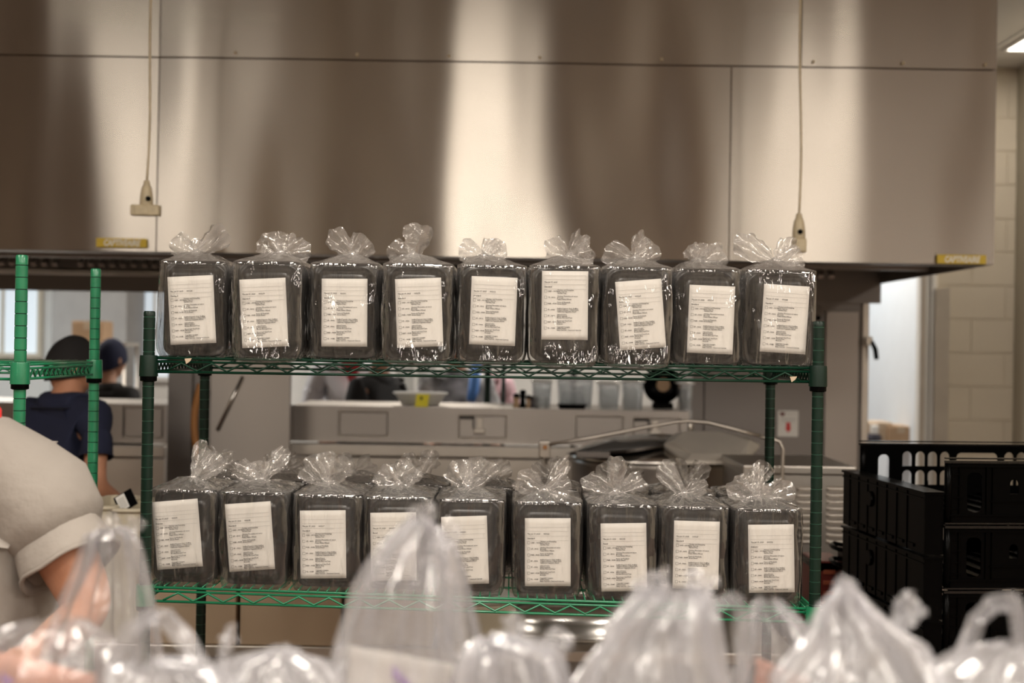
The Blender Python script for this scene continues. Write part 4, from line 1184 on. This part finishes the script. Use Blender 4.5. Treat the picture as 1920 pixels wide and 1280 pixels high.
# ------------------------------------------------------------------ people
def skin_obj(name, J, E, mat, parent, levels=2, extra=None):
    keys = list(J.keys()); idx = {k: i for i, k in enumerate(keys)}
    me = bpy.data.meshes.new(name); me.from_pydata([tuple(J[k][0]) for k in keys], [(idx[a], idx[b]) for a, b in E], [])
    o = bpy.data.objects.new(name, me); COL.objects.link(o)
    sk = o.modifiers.new('skin', 'SKIN')
    lay = me.skin_vertices[0].data if me.skin_vertices else None
    if lay is None:
        bm = bmesh.new(); bm.from_mesh(me); bm.verts.layers.skin.verify(); bm.to_mesh(me); bm.free(); lay = me.skin_vertices[0].data
    for k in keys:
        r = J[k][1]; lay[idx[k]].radius = (r, r) if not isinstance(r, tuple) else r
        lay[idx[k]].use_root = (idx[k] == 0)
    sk.use_smooth_shade = True
    sb = o.modifiers.new('sub', 'SUBSURF'); sb.levels = levels; sb.render_levels = levels
    bpy.context.view_layer.update()
    dg = bpy.context.evaluated_depsgraph_get()
    me2 = bpy.data.meshes.new_from_object(o.evaluated_get(dg)); bpy.data.objects.remove(o)
    me2.name = name
    if extra:
        bm = bmesh.new(); bm.from_mesh(me2)
        for ex_ in extra: bm.from_mesh(ex_)
        bm.to_mesh(me2); bm.free()
    me2.polygons.foreach_set('use_smooth', [True]*len(me2.polygons))
    me2.materials.clear(); me2.materials.append(mat)
    o = bpy.data.objects.new(name, me2); link(o, parent); return o
def head_mesh(c, s, yaw, pitch):
    m = MB()
    def f(u, v):
        a = 2*pi*u; b = pi*v
        x = sin(b)*cos(a)*.073; y = sin(b)*sin(a)*.092; z = cos(b)*.115
        if z < 0: k = 1-.32*(-z/.115)**1.5; x *= k; y = y*(1-.12*(-z/.115)) - .008*(-z/.115)
        if y < 0:
            fx = abs(x)
            y -= .026*exp(-(fx/.011)**2-((z+.012)/.022)**2)      # nose
            y += .010*exp(-((fx-.030)/.016)**2-((z-.012)/.012)**2)  # eye sockets
            y -= .006*exp(-(fx/.05)**2-((z-.032)/.012)**2)       # brow
            y -= .005*exp(-(fx/.022)**2-((z+.052)/.007)**2)      # lips
            y += .004*exp(-(fx/.022)**2-((z+.062)/.005)**2)
            y -= .008*exp(-(fx/.022)**2-((z+.088)/.014)**2)      # chin
        return (x, y, z)
    m.grid(f, 40, 30, closeu=True)
    for sg in (-1, 1):   # ears, eyes
        def ef(u, v, sg=sg):
            a = 2*pi*u; b = pi*v
            return (sg*(.074+.009*cos(b)), .012+.017*sin(b)*cos(a), -.005+.030*sin(b)*sin(a))
        m.grid(ef, 12, 8, closeu=True)
    Mx = Matrix.Translation(c) @ Matrix.Rotation(yaw, 4, 'Z') @ Matrix.Rotation(pitch, 4, 'X') @ Matrix.Scale(s, 4)
    m.v = [Mx @ p for p in m.v]
    return m.mesh('head', MT['skin'], smooth=True), Mx
HE = [('pelvis','spine'),('spine','chest'),('chest','neckb'),('neckb','neck'),('neck','headc')]
for s_ in 'LR':
    HE += [('chest','sho'+s_),('sho'+s_,'elb'+s_),('elb'+s_,'wri'+s_),('wri'+s_,'palm'+s_),('pelvis','hip'+s_),('hip'+s_,'kne'+s_),('kne'+s_,'ank'+s_),('ank'+s_,'toe'+s_)]
def fingers(J, E, s_):
    w, p = V(J['wri'+s_][0]), V(J['palm'+s_][0]); d_ = (p-w).normalized()
    side = d_.cross(V((0, 1, 0)));  side = side.normalized() if side.length > .1 else V((1,0,0))
    nrm = d_.cross(side).normalized(); curl = nrm if nrm.z < 0 else -nrm
    for i, (off, ln) in enumerate(((-.030,.066),(-.011,.078),(.009,.074),(.028,.058))):
        a = p+side*off*.9+d_*.012
        pts = [a, a+d_*ln*.45+curl*.006, a+d_*ln*.78+curl*.022, a+d_*ln*.95+curl*.040]
        prev = 'palm'+s_
        for k, q in enumerate(pts):
            nm = 'f%s%d%d' % (s_, i, k); J[nm] = (q, (.0095,.0095,.0085,.0072)[k]); E.append((prev, nm)); prev = nm
    a = w+(p-w)*.35+side*-.034
    prev = 'wri'+s_
    for k, q in enumerate([a, a+d_*.030-side*.014+curl*.008, a+d_*.055-side*.014+curl*.02]):
        nm = 't%s%d' % (s_, k); J[nm] = (q, (.011,.0105,.009)[k]); E.append((prev, nm)); prev = nm
def human(label, J, look, shirt, trousers, skinm, sleeve=.55, hair=None, cap=None, headscale=1.0, pitch=0, grow=.012, sub=2, group=None):
    base = V(J['pelvis'][0]); base = V((base.x, base.y, 0))
    J = {k: (V(p)-base, r) for k, (p, r) in J.items()}
    t = empty('person', base, 0, label, 'person', group)
    E = list(HE)
    for s_ in 'LR': fingers(J, E, s_)
    hc = V(J['headc'][0])
    hm, Mx = head_mesh(hc, headscale, look, pitch)
    JB = {k: (p, r*(.84 if k in ('chest','spine','shoL','shoR','pelvis') else 1)) for k, (p, r) in J.items()}
    skin_obj('body', JB, E, skinm, t, sub, [hm])
    # eyes
    for sg in (-1, 1):
        m = MB(); m.grid(lambda u, v: Mx @ V((sg*.030+.011*sin(pi*v)*cos(2*pi*u), -.079+.008*sin(pi*v)*sin(2*pi*u), .012+.007*cos(pi*v))), 10, 6, closeu=True); m.build('eye', MT['hair'], t, smooth=True)
    # shirt
    S = {}; SE = []
    def put(k, p, r): S[k] = (p, r)
    put('chest', J['chest'][0], J['chest'][1]+grow); put('spine', J['spine'][0], J['spine'][1]+grow); 
    pz = V(J['pelvis'][0]); put('hem', pz+V((0,0,-.03)), J['pelvis'][1]+grow+.004)
    nb = V(J['neckb'][0]); put('neckb', nb*.93+V(J['chest'][0])*.07, max(J['neckb'][1], .055)+grow)
    SE += [('chest','spine'),('spine','hem'),('chest','neckb')]
    for s_ in 'LR':
        a = V(J['sho'+s_][0]); put('trap'+s_, nb*.52+a*.48+V((0,0,-.004)), J['sho'+s_][1]*.80+grow); SE.append(('neckb','trap'+s_))
    for s_ in 'LR':
        a, b = V(J['sho'+s_][0]), V(J['elb'+s_][0])
        put('sho'+s_, a, J['sho'+s_][1]+grow); put('sl'+s_, a+(b-a)*sleeve*.72, J['sho'+s_][1]*.93+grow)
        SE += [('chest','sho'+s_),('sho'+s_,'sl'+s_)]
        rs = J['sho'+s_][1]
        def lp(f): return a+(b-a)*f
        if sleeve >= 1:
            w_ = V(J['wri'+s_][0]); path = [lp(.45), lp(.5), lp(.6), lp(.9), b, b+(w_-b)*.15, b+(w_-b)*.5, b+(w_-b)*.88]; rad = [rs*.6+grow, rs*.98+grow, rs*.86+grow, rs*.78+grow, rs*.76+grow, rs*.74+grow, rs*.62+grow, rs*.5+grow]
        else:
            path = [lp(sleeve*f) for f in (.30, .40, .50, .60, .70, .8, .93, 1.0)]; rad = [(rs+grow)*q_*(.92 if rs > .075 else 1) for q_ in (.60, .70, .77, .82, .85, .87, .885, .89)]
        m = MB(); m.tube(path, rad, 28, cap=False)
        for i_, p_ in enumerate(m.v):
            m.v[i_] = p_+V((N3(p_.x*14, p_.y*14, p_.z*14), N3(p_.x*14+9, p_.y*14, p_.z*14), N3(p_.x*14, p_.y*14+9, p_.z*14)))*.009
        o = m.build('sleeve', shirt, t, smooth=True); sd_ = o.modifiers.new('t', 'SOLIDIFY'); sd_.thickness = .004; sd_.offset = -1
        n_ = len(m.v); m2 = MB(); m2.tube(m.v[n_-28:], .0035, 6, closed=True); m2.build('sleeve_hem', shirt, t, smooth=True)
    shirt_o = skin_obj('shirt', S, SE, shirt, t, 3 if sub > 2 else 2)
    m = MB(); nn = V(J['neckb'][0]); ax_ = (V(J['neck'][0])-nn).normalized(); u_ = ax_.cross(V((1,0,0))).normalized(); w_ = ax_.cross(u_)
    rr = max(J['neckb'][1], .055)+grow*.9
    # trousers
    T_ = {}; TE = []
    T_['pelvis'] = (J['pelvis'][0], J['pelvis'][1]+.008)
    for s_ in 'LR':
        for k, e_ in (('hip',.012),('kne',.018),('ank',.028)): T_[k+s_] = (J[k+s_][0], J[k+s_][1]+e_)
        TE += [('pelvis','hip'+s_),('hip'+s_,'kne'+s_),('kne'+s_,'ank'+s_)]
    skin_obj('trousers', T_, TE, trousers, t, 2)
    for s_ in 'LR':
        a, b = V(J['ank'+s_][0]), V(J['toe'+s_][0])
        m = MB(); m.tube([a+V((0,.0,-.02))+(a-b)*.3, a+V((0,0,-.03)), b+(b-a)*.2], [.045,.05,.035], 12)
        m.v = [V((p.x, p.y, max(p.z, .003))) for p in m.v]; m.build('shoe', MT['blackplastic'], t, smooth=True)
    if hair is not None or cap is not None:
        m = MB(); k_ = 1.05
        def hf(u, v):
            a = 2*pi*u; lim = .60+.10*sin(a); b = pi*v*lim
            n_ = .004*N3(cos(a)*3, sin(a)*3, v*4)
            return Mx @ V((sin(b)*cos(a)*(.073*k_+n_+.002), sin(b)*sin(a)*(.092*k_+n_+.002)+.002, cos(b)*(.115*k_+n_)+.002))
        m.grid(hf, 30, 12, closeu=True); o = m.build('cap' if cap is not None else 'hair', cap if cap is not None else hair, t, smooth=True)
        s = o.modifiers.new('t', 'SOLIDIFY'); s.thickness = .004
    return t, J, Mx
def std_pose(x, y, yaw, H_=1.75, ov=None, lean=0):
    s = H_/1.75
    J = {'pelvis': ((0,0,.97), .125), 'spine': ((0,-.01,1.12), .125), 'chest': ((0,0,1.31), .14), 'neckb': ((0,.015,1.46), .062), 'neck': ((0,.005,1.52), .052), 'headc': ((0,-.015,1.63), .05)}
    for s_, q in (('L',1),('R',-1)):
        J['sho'+s_] = ((q*.18,.01,1.40), .062); J['elb'+s_] = ((q*.24,.03,1.13), .044); J['wri'+s_] = ((q*.21,-.18,1.02), .029); J['palm'+s_] = ((q*.20,-.25,1.00), .032)
        J['hip'+s_] = ((q*.09,0,.90), .092); J['kne'+s_] = ((q*.10,-.02,.50), .060); J['ank'+s_] = ((q*.10,.02,.09), .042); J['toe'+s_] = ((q*.11,-.14,.045), .034)
    if ov: J.update(ov)
    out = {}
    for k, (p, r) in J.items():
        q = V(p)*s
        if q.z > .9*s and lean:
            dz = q.z-.95*s; q = V((q.x, q.y-sin(lean)*dz, .95*s+cos(lean)*dz))
        q = Matrix.Rotation(yaw, 4, 'Z') @ q
        out[k] = (q+V((x, y, 0)), r*s if not isinstance(r, tuple) else tuple(a*s for a in r))
    return out
# foreground man in the cream T-shirt, bending over the bags (only shoulder, sleeve and elbow in view)
dm = 2.42
def Q(px, py, d=dm): return P(px, py, d)
Jm = {'pelvis': (Q(-160,1400,2.52), .165), 'spine': (Q(-98,1210,2.48), .19), 'chest': (Q(-75,1020,2.46), .18), 'neckb': (Q(-82,822,2.42), .058), 'neck': (Q(-138,732,2.36), .054), 'headc': (Q(-215,670,2.3), .06)}
Jm['shoR'] = (Q(78,945,2.42), .084); Jm['elbR'] = (Q(172,1140,2.36), .043); Jm['wriR'] = (Q(60,1235,2.12), .030); Jm['palmR'] = (Q(20,1262,2.04), .032)
Jm['shoL'] = (Q(-290,930,2.46), .070); Jm['elbL'] = (Q(-390,1150,2.3), .048); Jm['wriL'] = (Q(-230,1270,2.05), .032); Jm['palmL'] = (Q(-150,1290,2.0), .033)
pz = Jm['pelvis'][0]
for s_, q in (('R', 1), ('L', -1)):
    Jm['hip'+s_] = (V((pz.x+q*.1, pz.y, pz.z-.08)), .10); Jm['kne'+s_] = (V((pz.x+q*.11, pz.y-.03, .5)), .065); Jm['ank'+s_] = (V((pz.x+q*.12, pz.y+.02, .09)), .045); Jm['toe'+s_] = (V((pz.x+q*.12, pz.y-.13, .045)), .035)
tm, JJ, _ = human('person in a cream T-shirt with red collar, bare elbow bent over the foreground bags', Jm, radians(-30), MT['tee'], MT['denim'], MT['skin'], sleeve=.60, hair=MT['hair'], sub=3, grow=.018)
m = MB(); c_ = V(JJ['neckb'][0])+V((.0,0,-.0)); ax_ = (V(JJ['neck'][0])-c_).normalized(); u_ = ax_.cross(V((0,1,0))).normalized(); w_ = ax_.cross(u_)
m.tube([c_+V((.006,0,.006))+ax_*.012+(u_*cos(a*pi/12)+w_*sin(a*pi/12))*.074 for a in range(24)], .006, 8, closed=True); m.build('collar', MT['red'], tm, smooth=True)
m = MB(); nb_, sh_ = V(JJ['neckb'][0]), V(JJ['shoR'][0]); el_ = V(JJ['elbR'][0])
m.tube([nb_+V((-.05,0,-.05)), nb_+V((0,0,-.028)), nb_.lerp(sh_, .35)+V((0,0,-.006)), nb_.lerp(sh_, .7)+V((0,0,-.0)), sh_, sh_.lerp(el_, .2), sh_.lerp(el_, .36)], [.06,.076,.086,.092,.095,.091,.074], 32)
for i_, p_ in enumerate(m.v): m.v[i_] = p_+V((N3(p_.x*12, p_.y*12, p_.z*12), 0, N3(p_.x*12, p_.y*12+9, p_.z*12)))*.010
o = m.build('shoulder_cloth', MT['tee'], tm, smooth=True)
# man in the navy shirt with black cap, seen from behind
Jn = std_pose(xat(98, 5.3, 800), 5.3, radians(150), 1.66, lean=radians(9))
hx = V(Jn['headc'][0]); Jn['headc'] = (hx-V((0.02,0,.05)), .05); nx_ = V(Jn['neck'][0]); Jn['neck'] = (nx_-V((0,0,.02)), .056)
human('person in a navy T-shirt and black cap seen from behind between the green posts', Jn, radians(125), MT['navy'], MT['denim'], MT['skin'], sleeve=.6, cap=MT['blackcloth'], pitch=radians(14))
Jn = std_pose(xat(190, 8.2, 700), 8.2, radians(165), 1.60, lean=radians(9))
human('person in black with a dark blue cap, standing behind the navy shirt', Jn, radians(150), MT['blackcloth'], MT['denim'], MT['skin2'], sleeve=1.0, cap=MT['navy'])
Jn = std_pose(xat(655, 8.9, 740), 8.9, radians(20), 1.80)
tw, jw_, _ = human('person in a white coat over a red shirt, beyond the oven counter', Jn, radians(20), MT['coat'], MT['denim'], MT['skin2'], sleeve=1.0, hair=MT['hair'])
m = MB(); c_ = V(jw_['chest'][0]); m.grid(lambda u, v: c_+V((.03+(u-.5)*.14*v, -.158-.012*cos(2*(u-.5)), -.02+.16*v)), 6, 6); o = m.build('shirt_front', MT['redcloth'], tw, smooth=True)
Jn = std_pose(xat(712, 7.75, 740), 7.75, radians(60), 1.70)
human('person in black seen from the side beyond the oven counter', Jn, radians(60), MT['blackcloth'], MT['blackcloth'], MT['skin2'], sleeve=1.0, hair=MT['hair'])
MT['pattern'] = plain('grey_patterned_cotton', (.42,.42,.43), .85, 0, .75, 9)
Jn = std_pose(xat(856, 8.4, 740), 8.4, radians(10), 1.72)
tp_, jp, _ = human('person in a grey patterned shirt with blue gloves beyond the counter', Jn, radians(10), MT['pattern'], MT['denim'], MT['skin2'], sleeve=.6, hair=MT['hair'])
Jn = std_pose(xat(905, 9.1, 740), 9.1, radians(-30), 1.68)
human('person in a pink shirt standing right of the patterned shirt', Jn, radians(-30), MT['pink'], MT['denim'], MT['skin'], sleeve=.6, hair=MT['hair'])
a, b = P(893, 712, 8.15), P(883, 750, 8.1)
m = MB(); m.tube([V((0,0,.10)), (b-a)*.5+V((0,0,.0)), b-a], [.03,.032,.026], 12)
tag(m.build('blue_sleeve', MT['blue'], None, smooth=True, loc=a), 'bright blue protective sleeve hanging beyond the counter', 'sleeve')

# ------------------------------------------------------------------ foreground table and carrier bags
FT = .93
t = empty('packing_table', (0, 1.25, 0), 0, 'stainless packing table carrying the foreground bags', 'table')
m = MB(); m.box((-1.3,-.38,FT-.04),(1.3,.55,FT)); m.build('tabletop', MT['steel_satin'], t, bevel=.005)
for a in (-1.22, 1.22):
    for b in (-.32, .48):
        m = MB(); m.tube([(a,b,0),(a,b,FT-.04)], .022, 10); m.build('leg', MT['steel_satin'], t, smooth=True)
def carrier(label, d, prof, seed, dr=.62, pleat=1.0, handle=None, mat=None, contents=None, peaks=()):
    """prof: (py, px left, px right) from top to bottom, at distance d"""
    mat = mat or MT['fbag']
    rows = []
    for py, a, b in prof:
        p, q = P(a, py, d), P(b, py, d); rows.append(((p.x+q.x)/2, (q.x-p.x)/2, (p.z+q.z)/2))
    cx, hw, _ = rows[-1]
    rows.append((cx, hw*1.0, FT+.03)); rows.append((cx, hw*.93, FT+.004)); rows.append((cx, hw*.4, FT+.002))
    c0 = V((rows[-1][0], d, FT))
    t = empty('carrier_bag', c0, 0, label, 'plastic bag')
    # resample rows
    out = []
    for i in range(len(rows)-1):
        n = 6 if i < len(rows)-4 else 3
        for k in range(n):
            f = k/n; out.append(tuple(rows[i][j]*(1-f)+rows[i+1][j]*f for j in range(3)))
    out.append(rows[-1]); na = 72; ztop = out[0][2]
    m = MB()
    for j, (x0_, w_, z_) in enumerate(out):
        tt = (ztop-z_)/.25
        fold = .010*pleat*min(1, w_/.03)*exp(-tt*1.2)+.0025
        dd_ = max(min(w_*dr, .10), .010)
        for k in range(na):
            a = 2*pi*k/na
            big = .22*N3(cos(a)*1.1+seed, sin(a)*1.1, z_*9)+.10*N3(cos(a)*3+seed, sin(a)*3, z_*16)
            fo = fold*sin(a*9+seed+3*N3(z_*6, seed, 0))+fold*.6*sin(a*17+seed*2)
            r1 = 1+big*min(1, w_/.05)
            X = x0_+cos(a)*(w_*r1*.97)+cos(a)*fo*.6; Y = sin(a)*(dd_*r1)+sin(a)*fo
            Z = z_+.010*N3(cos(a)*2, sin(a)*2, z_*12+seed)*(1 if z_ > FT+.05 else 0)
            m.v.append(V((X-c0.x, Y, Z-FT)))
    for j in range(len(out)-1):
        for k in range(na):
            m.f.append([j*na+k, (j+1)*na+k, (j+1)*na+(k+1) % na, j*na+(k+1) % na]); m.m.append(0)
    m.build('bag_body', mat, t, smooth=True)
    for hi, (pts, wpx) in enumerate(handle or []):
        ps = [P(x, y, d)-c0 for x, y in pts]
        m = MB(); w2 = wpx/F_PX*d/2
        # ribbon with folds
        N_ = len(ps); L_ = []
        for i in range(N_-1):
            for k in range(5): L_.append(ps[i].lerp(ps[i+1], k/5))
        L_.append(ps[-1])
        def hf(u, v):
            i = min(int(v*(len(L_)-1)), len(L_)-1); p = L_[i]; q = L_[min(i+1, len(L_)-1)]; r = L_[max(i-1, 0)]
            tg = (q-r).normalized(); sd = tg.cross(V((0,1,0))).normalized()
            s = (u-.5)*2
            return p+sd*s*w2*(1+.25*N3(v*6, seed, hi))+V((0, .012*cos(s*2.6)+.006*sin(s*7+v*9)+.006*N3(v*8, u*3, seed), 0))
        m.grid(hf, 10, len(L_)-1); m.build('bag_handle', mat, t, smooth=True)
    for pi_, (px, py, L, wd, an) in enumerate(peaks):
        q = P(px, py, d)-c0
        ear_mesh(seed*5+pi_, L, wd, radians(an), 0, .15).build('film_peak', mat, t, smooth=True, loc=q)
    if contents:
        for nm, (xa2, ya2, xb2, yb2), mt in contents:
            p, q = P(xa2, ya2, d), P(xb2, yb2, d)
            m = MB(); zb = max(q.z, FT+.01)
            m.grid(lambda u, v: V((p.x+(q.x-p.x)*u-c0.x, .01+.010*N3(u*3, v*3, seed), p.z+(zb-p.z)*v-FT-.02*u)), 8, 8)
            o = m.build(nm, mt, t, smooth=True); s = o.modifiers.new('t', 'SOLIDIFY'); s.thickness = .003
    return t
MT['fclear'] = film('clearer_carrier_film', (.95,.95,.96), .13, .14, .07, .5, .9, 16, (1,1,.6), (.84,.84,.88), .01)
MT['fmid'] = film('milky_carrier_film', (.95,.95,.96), .24, .14, .10, .6, .9, 16, (1,1,.6), (.84,.84,.88), .01)
MT['salmon'] = plain('salmon_pack', (.60,.33,.25), .5, 0, .15, 10)
carrier('thin clear bag gathered and knotted high in front of the elbow', 1.62, [(992,190,226),(1004,168,250),(1035,158,258),(1065,146,268),(1120,118,286),(1200,88,306),(1280,70,322)], 3, .5, 1.2, None, MT['fclear'], None, [(215,1010,.03,.04,-20),(235,1012,.03,.03,30)])
carrier('rounded clear bag at the far left with pink and purple print showing through', 1.36, [(1166,60,150),(1174,20,185),(1195,-30,212),(1240,-60,232),(1280,-75,245)], 5, .6, .5, None, MT['fclear'], [('contents_pack', (-20,1225,170,1500), MT['salmon']), ('purple_print', (-60,1240,30,1330), MT['purple'])])
carrier('carrier bag with one tall white loop handle, left of the tall pointed bag', 1.30, [(1242,240,300),(1252,215,400),(1280,200,440)], 7, .6, .8, [([(212,1275),(222,1225),(245,1180),(285,1150),(315,1152),(350,1195),(385,1245),(415,1290)], 30), ([(262,1270),(255,1215),(268,1170),(290,1155)], 22)], None, None, [(412,1262,.045,.018,12)])
carrier('low frosted bag between the loop handle bag and the tall pointed bag', 1.34, [(1216,518,534),(1228,490,560),(1240,440,600),(1280,410,640)], 9, .6, .9)
carrier('tall pointed frosted bag in the middle, a white paper inside', 1.38, [(972,776,800),(984,765,822),(1020,732,838),(1060,702,846),(1100,676,852),(1160,652,858),(1220,630,866),(1280,610,872)], 11, .55, 1.1, None, MT['fmid'], [('white_paper', (650,1212,868,1420), MT['paper']), ('purple_mark', (738,1252,772,1276), MT['purple'])], [(835,1060,.045,.03,8),(800,1000,.03,.04,-12)])
carrier('crumpled bag corner right behind the tall pointed bag', 1.5, [(1012,832,848),(1040,818,862),(1120,830,880),(1200,836,900),(1280,838,925)], 13, .5, 1.2, None, MT['fclear'])
carrier('small knotted frosted bag right of the tall pointed bag', 1.32, [(1196,905,925),(1208,890,985),(1222,880,1040),(1245,870,1050),(1280,865,1060)], 15, .6, 1.3, None, None, None, [(958,1212,.03,.03,10),(1020,1225,.03,.04,50)])
carrier('wide bright frosted bag with a flaring top, below the seventh and eighth labels', 1.28, [(1108,1214,1318),(1125,1204,1324),(1150,1176,1330),(1170,1150,1334),(1200,1138,1338),(1232,1108,1348),(1280,1086,1372)], 17, .5, 1.3, [([(1282,1200),(1305,1160),(1345,1130),(1375,1118),(1386,1140),(1386,1200),(1392,1290)], 26)], None, None, [(1240,1130,.03,.05,-25),(1300,1128,.03,.04,20)])
carrier('clear crumpled bag with the green rack showing through, beside the right post', 1.46, [(1126,1424,1456),(1150,1408,1480),(1190,1402,1520),(1232,1385,1552),(1280,1362,1600)], 19, .55, 1.2, None, MT['fclear'], [('salmon_pack', (1420,1236,1520,1330), MT['salmon'])])
carrier('large frosted bag with a sharp peak in front of the black crates', 1.28, [(1098,1574,1592),(1112,1562,1610),(1132,1540,1628),(1160,1530,1660),(1200,1508,1724),(1240,1480,1752),(1280,1444,1790)], 21, .5, 1.1, None, None, None, [(1688,1185,.036,.04,18),(1585,1125,.02,.03,0)])
carrier('frosted bag in the right corner with an upright loop handle', 1.26, [(1212,1880,1960),(1232,1800,2000),(1255,1762,2020),(1280,1736,2040)], 23, .6, .7, [([(1800,1250),(1812,1205),(1830,1160),(1858,1128),(1890,1122),(1904,1150),(1914,1210),(1925,1250)], 34)])
